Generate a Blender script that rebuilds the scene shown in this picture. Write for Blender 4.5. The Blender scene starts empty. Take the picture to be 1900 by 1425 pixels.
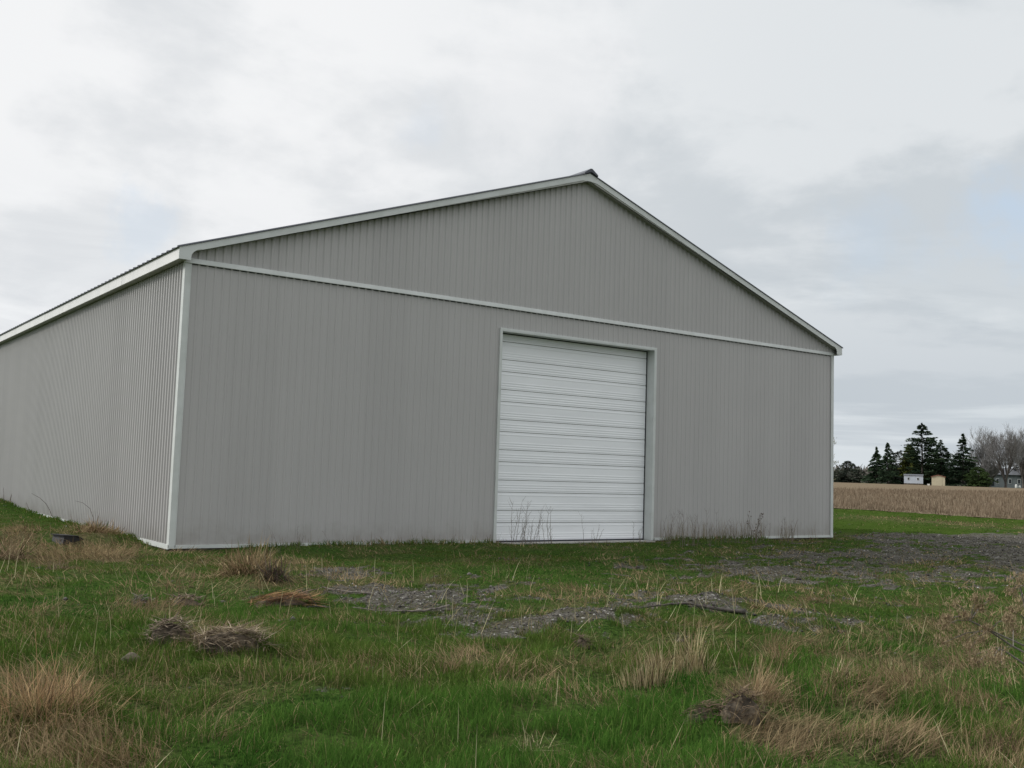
import bpy, math, random
import numpy as np
from mathutils import Vector, Matrix
random.seed(7); RNG = np.random.default_rng(11)
sc = bpy.context.scene
COL = sc.collection

# ------------------------------------------------------------------ camera
YAW, PITCH, ROLL, F = 0.6203, 0.0852, 0.0319, 1910.3      # F in pixels of a 1900 px wide frame
CAM = np.array([-5.774, -18.206, 1.538])
fw = np.array([math.sin(YAW)*math.cos(PITCH), math.cos(YAW)*math.cos(PITCH), math.sin(PITCH)])
rt0 = np.array([math.cos(YAW), -math.sin(YAW), 0.0]); up0 = np.cross(rt0, fw)
cr, sr = math.cos(ROLL), math.sin(ROLL)
rt = cr*rt0 + sr*up0; up = -sr*rt0 + cr*up0
cd = bpy.data.cameras.new('camera'); cam = bpy.data.objects.new('camera', cd); COL.objects.link(cam)
cd.sensor_width = 36; cd.lens = 36*F/1900; cd.clip_end = 8000; cd.clip_start = 0.05
m = Matrix(((rt[0], up[0], -fw[0], CAM[0]), (rt[1], up[1], -fw[1], CAM[1]), (rt[2], up[2], -fw[2], CAM[2]), (0, 0, 0, 1)))
cam.matrix_world = m
sc.camera = cam

def direction(x, y):
    d = fw + (x-950)/F*rt - (y-712.5)/F*up
    return d/np.linalg.norm(d)
def ground_at(x, y):
    d = direction(x, y); t = -CAM[2]/d[2]
    return CAM[0]+t*d[0], CAM[1]+t*d[1]
def horizon(x):
    # pixel row of the horizon in this column
    a = fw[2] + (x-950)/F*rt[2]
    return 712.5 + a*F/up[2]
def at_depth(x, Z, y=None):
    # world x, y of pixel column x at view depth Z ; and z of pixel row y there
    yy = horizon(x)
    d = fw + (x-950)/F*rt - (yy-712.5)/F*up
    p = CAM + d*Z
    z = CAM[2] if y is None else CAM[2] + (yy-y)*Z/F/up[2]
    return p[0], p[1], z
def project(P):
    d = P - CAM; z = d@fw
    z = np.where(np.abs(z) < 1e-3, 1e-3, z)
    return np.where(z > 0, 950+F*(d@rt)/z, -9999), np.where(z > 0, 712.5-F*(d@up)/z, -9999)

# ------------------------------------------------------------------ sun
SUN_DIR = Vector((-0.62, 0.54, 0.52)).normalized()       # towards the sun
sl = bpy.data.lights.new('sun', 'SUN'); sl.energy = 2.8; sl.angle = math.radians(13); sl.color = (1.0, 0.965, 0.91)
so = bpy.data.objects.new('sun', sl); COL.objects.link(so)
so.rotation_euler = SUN_DIR.to_track_quat('Z', 'Y').to_euler(); so.location = (0, 0, 30)

# ------------------------------------------------------------------ world
w = bpy.data.worlds.new('World'); sc.world = w; w.use_nodes = True
nt = w.node_tree; nt.nodes.clear(); N = nt.nodes; Lk = nt.links
def nd(tree, t, **k):
    n = tree.nodes.new(t)
    for a, b in k.items(): setattr(n, a, b)
    return n
def mth(tree, op, a, b=None, c=None, clamp=False):
    n = nd(tree, 'ShaderNodeMath', operation=op); n.use_clamp = clamp
    for i, v in enumerate((a, b, c)):
        if v is None: continue
        if isinstance(v, (int, float)): n.inputs[i].default_value = v
        else: tree.links.new(v, n.inputs[i])
    return n.outputs[0]
def mixc(tree, fac, a, b, blend='MIX'):
    n = nd(tree, 'ShaderNodeMix', data_type='RGBA', blend_type=blend)
    for i, v in ((0, fac), (6, a), (7, b)):
        if isinstance(v, (int, float)): n.inputs[i].default_value = v
        elif isinstance(v, tuple): n.inputs[i].default_value = (*v, 1)[:4]
        else: tree.links.new(v, n.inputs[i])
    return n.outputs[2]
def smooth(tree, v, lo, hi, a=0.0, b=1.0):
    n = nd(tree, 'ShaderNodeMapRange', interpolation_type='SMOOTHSTEP')
    tree.links.new(v, n.inputs[0])
    for i, q in enumerate((lo, hi, a, b)): n.inputs[1+i].default_value = q
    return n.outputs[0]
def noise(tree, vec, scale, detail=4, rough=.55, dist=0.0):
    n = nd(tree, 'ShaderNodeTexNoise'); tree.links.new(vec, n.inputs['Vector'])
    n.inputs['Scale'].default_value = scale; n.inputs['Detail'].default_value = detail
    n.inputs['Roughness'].default_value = rough; n.inputs['Distortion'].default_value = dist
    return n.outputs['Fac']
tc = nd(nt, 'ShaderNodeTexCoord'); sky = nd(nt, 'ShaderNodeTexSky', sky_type='NISHITA')
sky.sun_disc = False; sky.sun_elevation = math.asin(SUN_DIR.z); sky.sun_rotation = math.atan2(SUN_DIR.x, SUN_DIR.y)
sky.air_density = 1.2; sky.dust_density = 1.5
nrm = nd(nt, 'ShaderNodeVectorMath', operation='NORMALIZE'); Lk.new(tc.outputs['Generated'], nrm.inputs[0])
sep = nd(nt, 'ShaderNodeSeparateXYZ'); Lk.new(nrm.outputs[0], sep.inputs[0])
zc = mth(nt, 'ADD', mth(nt, 'MAXIMUM', sep.outputs[2], 0.0), 0.11)
cmb = nd(nt, 'ShaderNodeCombineXYZ')
Lk.new(mth(nt, 'DIVIDE', sep.outputs[0], zc), cmb.inputs[0]); Lk.new(mth(nt, 'DIVIDE', sep.outputs[1], zc), cmb.inputs[1])
pl = cmb.outputs[0]
def spot(px, py, r0, r1):
    d = direction(px, py)
    n = nd(nt, 'ShaderNodeVectorMath', operation='DISTANCE'); Lk.new(nrm.outputs[0], n.inputs[0]); n.inputs[1].default_value = tuple(d)
    wob = mth(nt, 'MULTIPLY_ADD', noise(nt, nrm.outputs[0], 14, 5, .6), 0.16, -0.08)
    return smooth(nt, mth(nt, 'ADD', n.outputs['Value'], wob), r0, r1, 1.0, 0.0)
n1 = noise(nt, pl, 0.62, 9, .56, .35)
n2 = noise(nt, pl, 2.1, 6, .55, .2)
n3 = noise(nt, nrm.outputs[0], 3.2, 5, .5)
thick = mth(nt, 'ADD', mth(nt, 'MULTIPLY', n1, .62), mth(nt, 'ADD', mth(nt, 'MULTIPLY', n2, .20), mth(nt, 'ADD', mth(nt, 'MULTIPLY', n3, .26), mth(nt, 'MULTIPLY', noise(nt, nrm.outputs[0], 11, 6, .6, .3), .06))))
lit = smooth(nt, thick, .505, .59)
cloud = mixc(nt, lit, (5.5, 5.85, 6.15), (8.4, 8.52, 8.6))
# horizon side cooler and darker, upper left brighter (the sun is behind the cloud there)
low = smooth(nt, sep.outputs[2], 0.0, 0.30)
mpb = nd(nt, 'ShaderNodeMapping'); mpb.inputs['Scale'].default_value = (2.6, 2.6, 17); Lk.new(nrm.outputs[0], mpb.inputs[0])
band = smooth(nt, noise(nt, mpb.outputs[0], 1.0, 7, .60, .5), .44, .57)
lowc = mixc(nt, band, (4.35, 4.9, 5.45), (7.2, 7.7, 8.0))
cloud = mixc(nt, low, mixc(nt, .85, cloud, lowc), cloud)
sd = nd(nt, 'ShaderNodeVectorMath', operation='DOT_PRODUCT'); Lk.new(nrm.outputs[0], sd.inputs[0]); sd.inputs[1].default_value = tuple(direction(250, 480))
cloud = mixc(nt, smooth(nt, sd.outputs['Value'], .80, 1.0, 0.0, .5), cloud, (8.9, 8.95, 9.1))
sdr = nd(nt, 'ShaderNodeVectorMath', operation='DOT_PRODUCT'); Lk.new(nrm.outputs[0], sdr.inputs[0]); sdr.inputs[1].default_value = tuple(direction(2300, 150))
cloud = mixc(nt, smooth(nt, sdr.outputs['Value'], .72, .98, 0.0, .5), cloud, (5.9, 6.4, 6.8))
br = mixc(nt, mth(nt, 'MULTIPLY', spot(1000, 150, 0.02, .13), .55), cloud, (9.1, 9.1, 9.2))
skyc = mixc(nt, 1.0, sky.outputs[0], (1.0, 1.0, 1.0), 'MULTIPLY')
blue = mixc(nt, .72, skyc, (6.3, 7.5, 9.0))
hole = mth(nt, 'MAXIMUM', mth(nt, 'MULTIPLY', spot(285, 425, 0.0, .035), .32), mth(nt, 'MAXIMUM', mth(nt, 'MULTIPLY', spot(1880, 385, 0.0, .065), .8), mth(nt, 'MULTIPLY', spot(1620, 470, 0.0, .06), .35)))
hole = mth(nt, 'MAXIMUM', hole, mth(nt, 'MULTIPLY', spot(785, 236, 0.0, .04), .16))
fin = mixc(nt, hole, br, blue)
# an overcast sky is brightest overhead, well above the frame
zen = nd(nt, 'ShaderNodeVectorMath', operation='SCALE'); Lk.new(fin, zen.inputs[0]); Lk.new(smooth(nt, sep.outputs[2], .42, .95, 1.04, 1.9), zen.inputs['Scale'])
fin = zen.outputs[0]
bg = nd(nt, 'ShaderNodeBackground'); Lk.new(fin, bg.inputs[0]); bg.inputs[1].default_value = 0.1
wo = nd(nt, 'ShaderNodeOutputWorld'); Lk.new(bg.outputs[0], wo.inputs[0])
sc.view_settings.view_transform = 'Standard'; sc.view_settings.look = 'None'
sc.view_settings.exposure = 0.0; sc.view_settings.gamma = 1.0
sc.render.resolution_x = 1024; sc.render.resolution_y = 768

# ------------------------------------------------------------------ helpers
def tag(o, label=None, cat=None, group=None, kind=None):
    if label: o['label'] = label
    if cat: o['category'] = cat
    if group: o['group'] = group
    if kind: o['kind'] = kind
    return o
def empty(name, loc=(0, 0, 0), rz=0.0):
    o = bpy.data.objects.new(name, None); COL.objects.link(o); o.location = loc; o.rotation_euler = (0, 0, rz)
    o.empty_display_size = .2
    return o
def mesh_obj(name, V, Fc, mat, parent=None, mats=None, fmat=None, smooth_=False):
    me = bpy.data.meshes.new(name); me.from_pydata([tuple(map(float, v)) for v in V], [], Fc); me.update()
    for q in ([mat] if mats is None else mats): me.materials.append(q)
    if fmat is not None: me.polygons.foreach_set('material_index', fmat)
    if smooth_: me.polygons.foreach_set('use_smooth', [True]*len(me.polygons))
    o = bpy.data.objects.new(name, me); COL.objects.link(o)
    if parent: o.parent = parent
    return o
def tri_obj(name, V, T, mat, col=None, parent=None, smooth_=False):
    """big triangle mesh from numpy arrays, optional per-vertex colour"""
    me = bpy.data.meshes.new(name)
    V = np.ascontiguousarray(V, dtype=np.float32); T = np.ascontiguousarray(T, dtype=np.int32)
    me.vertices.add(len(V)); me.vertices.foreach_set('co', V.ravel())
    me.loops.add(T.size); me.loops.foreach_set('vertex_index', T.ravel())
    me.polygons.add(len(T)); me.polygons.foreach_set('loop_start', np.arange(0, T.size, 3, dtype=np.int32))
    try: me.polygons.foreach_set('loop_total', np.full(len(T), 3, dtype=np.int32))
    except Exception: pass
    if smooth_: me.polygons.foreach_set('use_smooth', np.ones(len(T), dtype=bool))
    me.update(calc_edges=True); me.validate()
    if col is not None:
        a = me.color_attributes.new('tint', 'FLOAT_COLOR', 'POINT')
        c4 = np.ones((len(V), 4), dtype=np.float32); c4[:, :3] = col
        a.data.foreach_set('color', c4.ravel())
    me.materials.append(mat)
    o = bpy.data.objects.new(name, me); COL.objects.link(o)
    if parent: o.parent = parent
    return o
class MB:
    def __init__(s): s.V = []; s.F = []; s.M = []; s.cm = 0
    def add(s, V, Fc):
        b = len(s.V); s.V += [tuple(v) for v in V]
        for f in Fc: s.F.append(tuple(i+b for i in f)); s.M.append(s.cm)
    def box(s, x0, x1, y0, y1, z0, z1):
        s.add([(x0,y0,z0),(x1,y0,z0),(x1,y1,z0),(x0,y1,z0),(x0,y0,z1),(x1,y0,z1),(x1,y1,z1),(x0,y1,z1)],
              [(0,3,2,1),(4,5,6,7),(0,1,5,4),(1,2,6,5),(2,3,7,6),(3,0,4,7)])
    def prism_xz(s, pts, y0, y1):
        """outline in x-z (counter-clockwise seen from -y), extruded y0..y1"""
        n = len(pts)
        s.add([(x, y0, z) for x, z in pts]+[(x, y1, z) for x, z in pts],
              [tuple(range(n)), tuple(range(2*n-1, n-1, -1))]+[(i, i+n, (i+1) % n+n, (i+1) % n) for i in range(n)])
    def prism_yz(s, pts, x0, x1):
        n = len(pts)
        s.add([(x0, y, z) for y, z in pts]+[(x1, y, z) for y, z in pts],
              [tuple(range(n)), tuple(range(2*n-1, n-1, -1))]+[(i, i+n, (i+1) % n+n, (i+1) % n) for i in range(n)])
    def tube(s, pts, radii, k=5, cap=True):
        pts = [Vector(p) for p in pts]; rings = []
        prev = None
        for i, p in enumerate(pts):
            t = (pts[min(i+1, len(pts)-1)]-pts[max(i-1, 0)])
            if t.length < 1e-9: t = Vector((0, 0, 1))
            t.normalize()
            if prev is None: a = t.orthogonal().normalized()
            else:
                a = prev - t*prev.dot(t)
                a = a.normalized() if a.length > 1e-6 else t.orthogonal().normalized()
            prev = a; b = t.cross(a); r = radii[i] if hasattr(radii, '__len__') else radii
            rings.append([p+(a*math.cos(q*2*math.pi/k)+b*math.sin(q*2*math.pi/k))*r for q in range(k)])
        V = [v for r in rings for v in r]; Fc = []
        for i in range(len(rings)-1):
            for q in range(k):
                Fc.append((i*k+q, i*k+(q+1) % k, (i+1)*k+(q+1) % k, (i+1)*k+q))
        if cap: Fc.append(tuple(range(k-1, -1, -1))); Fc.append(tuple((len(rings)-1)*k+q for q in range(k)))
        s.add(V, Fc)
    def build(s, name, mat, parent=None, mats=None, smooth_=False):
        return mesh_obj(name, s.V, s.F, mat, parent, mats, s.M if mats else None, smooth_)

def hash2(ix, iy, seed):
    h = (ix.astype(np.int64)*374761393 + iy.astype(np.int64)*668265263 + seed*974711) & 0x7fffffff
    h = ((h ^ (h >> 13))*1274126177) & 0x7fffffff
    h = h ^ (h >> 16)
    return (h % 100003)/100003.0
def vnoise(x, y, seed=0):
    x = np.asarray(x, float); y = np.asarray(y, float)
    ix = np.floor(x); iy = np.floor(y); fx = x-ix; fy = y-iy
    fx = fx*fx*(3-2*fx); fy = fy*fy*(3-2*fy)
    a = hash2(ix, iy, seed); b = hash2(ix+1, iy, seed); c = hash2(ix, iy+1, seed); d = hash2(ix+1, iy+1, seed)
    return (a*(1-fx)+b*fx)*(1-fy)+(c*(1-fx)+d*fx)*fy
def fbm(x, y, seed=0, o=4):
    s = 0; a = .5; t = 0
    for i in range(o):
        s = s + a*vnoise(x*2**i+17.3*i, y*2**i-9.1*i, seed+i*7); t += a; a *= .5
    return s/t
def sstep(v, a, b):
    t = np.clip((v-a)/(b-a), 0, 1); return t*t*(3-2*t)

# ------------------------------------------------------------------ materials
def pmat(name, col, rough=.6, metal=0.0, spec=.5):
    mt = bpy.data.materials.new(name); mt.use_nodes = True
    b = mt.node_tree.nodes['Principled BSDF']
    b.inputs['Base Color'].default_value = (*col, 1); b.inputs['Roughness'].default_value = rough
    b.inputs['Metallic'].default_value = metal; b.inputs['Specular IOR Level'].default_value = spec
    return mt, mt.node_tree, b
def mottled(name, a, b_, scale=3.0, rough=.6, bump=0.0, bscale=30, metal=0.0, spec=.5, stretch=(1, 1, 1), lo=.35, hi=.65):
    mt, t, b = pmat(name, a, rough, metal, spec)
    c = nd(t, 'ShaderNodeTexCoord'); mp = nd(t, 'ShaderNodeMapping'); mp.inputs['Scale'].default_value = stretch
    t.links.new(c.outputs['Object'], mp.inputs[0])
    n = noise(t, mp.outputs[0], scale, 6, .6)
    t.links.new(mixc(t, smooth(t, n, lo, hi), a, b_), b.inputs['Base Color'])
    if bump:
        n2_ = noise(t, mp.outputs[0], bscale, 4, .6); bp = nd(t, 'ShaderNodeBump'); bp.inputs['Strength'].default_value = 1; bp.inputs['Distance'].default_value = bump
        t.links.new(n2_, bp.inputs['Height']); t.links.new(bp.outputs[0], b.inputs['Normal'])
    return mt
def siding(name, base):
    """painted ribbed steel: faint panel-to-panel tone, streaks of dust, splash dirt in blotches near the foot"""
    mt, t, b = pmat(name, base, .48, 0.0, .4)
    c = nd(t, 'ShaderNodeTexCoord'); s = nd(t, 'ShaderNodeSeparateXYZ'); t.links.new(c.outputs['Object'], s.inputs[0])
    h = mth(t, 'ADD', s.outputs[0], mth(t, 'MULTIPLY', s.outputs[1], 1.0))
    pid = mth(t, 'FLOOR', mth(t, 'DIVIDE', h, .9144))
    wn = nd(t, 'ShaderNodeTexWhiteNoise', noise_dimensions='1D'); t.links.new(pid, wn.inputs['W'])
    tone = mth(t, 'MULTIPLY_ADD', wn.outputs['Value'], .05, .975)
    mp = nd(t, 'ShaderNodeMapping'); mp.inputs['Scale'].default_value = (6, 6, .35); t.links.new(c.outputs['Object'], mp.inputs[0])
    st = noise(t, mp.outputs[0], 1.0, 5, .6)
    bl = noise(t, c.outputs['Object'], .45, 5, .6)
    tone = mth(t, 'MULTIPLY', tone, mth(t, 'MULTIPLY_ADD', st, .10, .95))
    tone = mth(t, 'MULTIPLY', tone, mth(t, 'MULTIPLY_ADD', bl, .10, .95))
    cc = nd(t, 'ShaderNodeCombineXYZ')
    col = nd(t, 'ShaderNodeVectorMath', operation='SCALE'); col.inputs[0].default_value = base; t.links.new(tone, col.inputs['Scale'])
    foot = mth(t, 'MULTIPLY', smooth(t, mth(t, 'ADD', s.outputs[2], mth(t, 'MULTIPLY', noise(t, c.outputs['Object'], 3.0, 5, .65), .9)), .35, 1.0, 1.0, 0.0), .38)
    t.links.new(mixc(t, foot, col.outputs[0], (.17, .15, .115)), b.inputs['Base Color'])
    bp = nd(t, 'ShaderNodeBump'); bp.inputs['Distance'].default_value = .004; bp.inputs['Strength'].default_value = .6
    t.links.new(noise(t, c.outputs['Object'], 1.6, 3, .5), bp.inputs['Height']); t.links.new(bp.outputs[0], b.inputs['Normal'])
    return mt
M = {}
M['siding'] = siding('grey_siding', (.392, .384, .380))
M['trim'] = mottled('trim_grey', (.56, .585, .575), (.50, .525, .51), 2.5, .45)
M['fascia'] = mottled('fascia_white', (.72, .72, .71), (.64, .645, .64), 2.0, .45)
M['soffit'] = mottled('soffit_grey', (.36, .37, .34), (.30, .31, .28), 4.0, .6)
M['roof'] = mottled('roof_dark', (.035, .04, .055), (.055, .06, .075), 2.0, .4)
M['door'] = mottled('door_white', (.83, .85, .875), (.79, .81, .835), 1.2, .42, stretch=(.6, .6, 2.5))
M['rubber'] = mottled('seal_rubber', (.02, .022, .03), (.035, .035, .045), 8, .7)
M['conc'] = mottled('concrete', (.36, .35, .33), (.25, .24, .22), 6, .9, .004, 40)
M['screw'] = mottled('screw_head', (.10, .10, .10), (.05, .05, .05), 8, .5)
M['bark'] = mottled('bark_grey', (.11, .095, .085), (.06, .052, .045), 5, .9, .01, 25)
M['twig'] = mottled('twig_brown', (.17, .14, .11), (.10, .082, .066), 20, .9)
M['greytwig'] = mottled('twig_grey', (.26, .25, .245), (.18, .174, .168), 3, .9)
M['darkbark'] = mottled('wet_bark', (.035, .03, .027), (.075, .065, .055), 14, .9, .004, 50)
M['stick'] = mottled('dead_branch', (.19, .165, .14), (.07, .06, .052), 14, .9, .003, 60)
M['soil'] = mottled('dark_clod', (.055, .045, .034), (.17, .135, .095), 9, .95, .02, 30)
M['blacktin'] = mottled('black_tin', (.012, .012, .015), (.03, .03, .034), 6, .5)
M['white_siding'] = mottled('shed_white', (.47, .51, .57), (.42, .46, .52), 1, .6)
M['cream'] = mottled('shed_cream', (.50, .45, .32), (.45, .40, .28), 1, .6)
M['redroof'] = mottled('roof_rust', (.20, .085, .05), (.15, .07, .05), 2, .8)
M['greyroof'] = mottled('roof_slate', (.12, .125, .14), (.09, .095, .105), 2, .8)
M['bluegrey'] = mottled('house_siding', (.13, .15, .155), (.10, .12, .125), 1, .7)
M['darkglass'] = pmat('dark_glass', (.02, .025, .03), .15)[0]
M['whitepaint'] = mottled('white_paint', (.72, .72, .70), (.62, .62, .6), 2, .5)

def vc_mat(name, rough=.75, spec=.25, trans=0.0):
    mt, t, b = pmat(name, (.1, .1, .1), rough, 0, spec)
    a = nd(t, 'ShaderNodeAttribute', attribute_name='tint'); t.links.new(a.outputs['Color'], b.inputs['Base Color'])
    if trans:
        out = t.nodes['Material Output']; tr = nd(t, 'ShaderNodeBsdfTranslucent'); t.links.new(a.outputs['Color'], tr.inputs[0])
        mx = nd(t, 'ShaderNodeMixShader'); mx.inputs[0].default_value = trans
        t.links.new(b.outputs[0], mx.inputs[1]); t.links.new(tr.outputs[0], mx.inputs[2]); t.links.new(mx.outputs[0], out.inputs[0])
    return mt
M['blade'] = vc_mat('grass_blade', .95, .0, .28)
M['leaf'] = vc_mat('needle_foliage', .9, .05)
M['pebble'] = vc_mat('gravel_stone', .9, .2)

# ------------------------------------------------------------------ terrain maps
# patches read off the ground: (x, y, rx, ry) in photo pixels, laid on the ground plane
GRAVEL = [(760,1102,150,30,1),(640,1060,90,14,.8),(850,1140,110,14,.8),(1090,1148,150,16,1.0),(960,1158,110,13,.8),
          (1330,1122,140,16,.8),(1470,1150,150,18,.75),(1500,1058,230,34,.62),(1700,1032,180,26,.85),(1900,1030,160,30,1.0),(1390,1045,110,18,.6),
          (930,1086,60,8,.6),(990,1100,60,8,.6),(1750,1085,190,14,.5),(450,1075,60,8,.3),(1620,1115,90,12,.45),(1080,1114,480,36,.42),(1560,1050,340,46,.66),(1780,1056,260,30,.62),(1300,1050,160,20,.5),(620,1085,160,26,.35),(2150,1045,260,40,1.0),(1640,1000,60,14,.7)]
STRAW = [(150,1025,150,26,.8),(30,1005,50,30,.9),(200,985,60,22,.9),(470,1065,70,30,.6),(620,1090,130,12,.5),(400,1200,120,28,.9),(340,1110,70,16,.6),
         (70,1300,120,75,1.0),(120,1390,180,50,.9),(1240,1225,110,40,.5),(1400,1300,90,40,.9),(1480,1380,160,40,.9),(1640,1290,150,50,.9),(1620,1390,160,40,.8),
         (1800,1300,120,60,.6),(1850,1400,120,50,.8),(870,1230,90,18,.5),(920,1245,50,12,.6),(690,1265,60,10,.4),(560,1215,90,18,.6),(960,1200,40,14,.5),(1520,1110,80,12,.6),
         (1650,1170,110,16,.5),(1780,1220,80,40,.5),(1150,1180,60,10,.3),(1440,1210,50,26,.5),(250,1130,90,14,.5),(330,1090,60,10,.5),(60,1150,80,30,.4),(1200,1385,90,18,.5),(1320,1250,60,16,.4)]
def pmask(X, Y, L):
    P = np.stack([X, Y, np.zeros_like(X)], -1)
    px, py = project(P); s = np.zeros_like(X)
    for a, b, rx, ry, k in L:
        d = ((px-a)/rx)**2+((py-b)/ry)**2
        s = np.maximum(s, k*np.exp(-d*.8))
    return s
def gravel_mask(X, Y):
    g = pmask(X, Y, GRAVEL)
    dr = sstep(X, 17, 24)*sstep(-Y+0.0*X, -2.2, -.2)*sstep(-Y, 11, 7.5)    # the drive running on to the right
    g = np.maximum(g, dr*.95)
    n = fbm(X*1.6, Y*1.6, 3, 5)
    n2 = fbm(X*6.5, Y*6.5, 13, 3)
    return sstep(g+(n-.5)*1.0+(n2-.5)*1.0, .20, .86)
def straw_mask(X, Y):
    g = pmask(X, Y, STRAW)
    n = fbm(X*.9, Y*.9, 21, 5); n2 = fbm(X*3.1, Y*3.1, 23, 3)
    mid = np.hypot(X-CAM[0], Y-CAM[1]); mid = sstep(mid, 8, 11)*(1-sstep(mid, 21, 26))
    n3 = fbm(X*2.1, Y*2.1, 27, 4); base = sstep(n, .50, .70)*.36+mid*sstep(n3, .52, .68)*.27
    return np.clip(sstep(g+(n2-.5)*.9, .30, .85)+base+.9*tan_band(X, Y), 0, 1)
FX = ground_at(1545, 942); FY = ground_at(1900, 963)
_fd = np.array([FY[0]-FX[0], FY[1]-FX[1]]); _fd /= np.linalg.norm(_fd); _fn = np.array([-_fd[1], _fd[0]]); _fn = _fn if _fn[0] > 0 else -_fn
def tan_band(X, Y):
    s = (X-FX[0])*_fn[0]+(Y-FX[1])*_fn[1]
    return sstep(X, 20.5, 24)*np.exp(-((s+10+4*(fbm(Y*.1, Y*0, 44, 2)-.5))/3.2)**2)*sstep(fbm(X*.4, Y*.4, 45, 3), .25, .55)
def verge_mask(X, Y):
    s = (X-FX[0])*_fn[0]+(Y-FX[1])*_fn[1]
    tan = np.exp(-((s+10+4*(fbm(Y*.1, Y*0, 44, 2)-.5))/3.0)**2)*.8
    return sstep(X, 20.5, 23)*(s < 4)*np.clip(1-1.2*tan*sstep(fbm(X*.5, Y*.5, 45, 3), .25, .5), 0, 1)
BUMPS = [(1090,1150,.65,.17),(960,1160,.5,.05),(1300,1125,.7,.13),(1370,1120,.4,.06),(310,1195,.38,.10),(430,1205,.45,.06),(1420,1330,.35,.10),(1330,1345,.3,.07),
         (60,1340,.6,.12),(1620,1300,.6,.12),(500,1075,.55,.10),(170,1005,.7,.12),(30,1000,.9,.16),(1500,1115,.4,.05),(1080,1195,.15,.05),(1600,1390,.4,.08)]
BW = [(ground_at(a, b), r, h) for a, b, r, h in BUMPS]
def height(X, Y):
    X = np.asarray(X, float); Y = np.asarray(Y, float)
    d = np.hypot(X-CAM[0], Y-CAM[1])
    nearf = 1-sstep(d, 40, 120)
    # distance to the barn's footprint, so the soil meets its base evenly
    bx = np.maximum(np.maximum(-X, X-18.3), 0); by = np.maximum(np.maximum(-Y, Y-30.5), 0); bd = np.hypot(bx, by)
    k = sstep(bd, 0.1, 2.5)
    z = (fbm(X*.45, Y*.45, 1, 3)-.5)*.16*k + (fbm(X*2.2, Y*2.2, 5, 3)-.5)*.12*(.25+.75*k)
    z = z*nearf - .03 + .075*(1-k)*sstep(X, .6, 2.0)*(1-sstep(X, 14.6, 16.2))*(1-.75*sstep(X, 6.4, 7.4)*(1-sstep(X, 11.4, 12.2)))*(Y < 1)+(.07+.05*vnoise(Y*1.3, X*0, 8))*(1-k)*(Y >= .6)*sstep(Y, .6, 2.2)
    for (bx_, by_), r, h in BW:
        q = ((X-bx_)**2+(Y-by_)**2)/(r*r)
        z = z+h*np.exp(-q)*(.65+.7*vnoise(X*5, Y*5, 9))
    z = z+.38*np.exp(-(((X+1.3)/1.3)**2+((Y-15.5)/2.6)**2))
    z = z+1.45*sstep(d, 60, 300)+2.0*sstep(d, 300, 1500)
    z = np.where((bx+by) == 0, np.where(Y < .5, np.minimum(z, .0), -.04), z)
    return z
def hz1(x, y): return float(height(np.array([x]), np.array([y]))[0])

# ground sheet: one grid, dense where grass is seen close, coarse to the horizon
radii = [0.0, .5]
while radii[-1] < 45: radii.append(radii[-1]*1.014+.002)
while radii[-1] < 6000: radii.append(radii[-1]*1.07)
angs = []
a = -180.0
while a < 180: angs.append(a); a += (.22 if -36 < a < 36 else 2.0 if abs(a) < 60 else 5.0)
ra = np.array(radii); an = np.radians(np.array(angs))+YAW
nr, na = len(ra), len(an)
RX = CAM[0]+ra[:, None]*np.sin(an)[None]; RY = CAM[1]+ra[:, None]*np.cos(an)[None]
RZ = height(RX, RY)
V = np.stack([RX, RY, RZ], -1).reshape(-1, 3)
i0 = (np.arange(nr-1)[:, None]*na+np.arange(na)[None]).ravel()
i1 = (np.arange(nr-1)[:, None]*na+((np.arange(na)+1) % na)[None]).ravel()
T = np.concatenate([np.stack([i0, i1+na, i1], -1), np.stack([i0, i0+na, i1+na], -1)])
T = T[~((T[:, 0] < na) & (T[:, 1] < na) & (T[:, 2] < na))][:, ::-1]
gm = gravel_mask(V[:, 0], V[:, 1]); sm = straw_mask(V[:, 0], V[:, 1])
vg = verge_mask(V[:, 0], V[:, 1])
gc = np.stack([gm, sm*(1-.8*vg), vg], -1)

mt, t, b = pmat('ground_soil', (.05, .05, .03), 1.0, 0, .0)
at = nd(t, 'ShaderNodeAttribute', attribute_name='tint'); sp = nd(t, 'ShaderNodeSeparateColor'); t.links.new(at.outputs['Color'], sp.inputs[0])
ge = nd(t, 'ShaderNodeNewGeometry'); pos = ge.outputs['Position']
na_ = noise(t, pos, 1.3, 6, .65); nb_ = noise(t, pos, 22, 5, .7); nc_ = noise(t, pos, .12, 4, .5)
green = mixc(t, smooth(t, nb_, .38, .62), (.016, .034, .008), (.055, .098, .022))
green = mixc(t, smooth(t, na_, .45, .66, 0, .45), green, (.085, .085, .035))
straw = mixc(t, smooth(t, nb_, .35, .65), (.055, .042, .026), (.20, .155, .095))
c0 = mixc(t, mth(t, 'MULTIPLY', sp.outputs[1], .8), green, straw)
vo = nd(t, 'ShaderNodeTexVoronoi'); vo.inputs['Scale'].default_value = 34; t.links.new(pos, vo.inputs['Vector'])
gs = nd(t, 'ShaderNodeSeparateColor'); t.links.new(vo.outputs['Color'], gs.inputs[0])
grav = mixc(t, gs.outputs[0], (.044, .041, .036), (.155, .146, .130))
grav = mixc(t, smooth(t, noise(t, pos, 4, 4, .6), .4, .65, 0, .7), grav, (.062, .058, .036))
grav = mixc(t, smooth(t, gs.outputs[1], .965, .985), grav, (.30, .29, .27))
c0 = mixc(t, mth(t, 'MULTIPLY', sp.outputs[2], .85), c0, mixc(t, smooth(t, nb_, .3, .7), (.034, .062, .010), (.062, .096, .020)))
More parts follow.
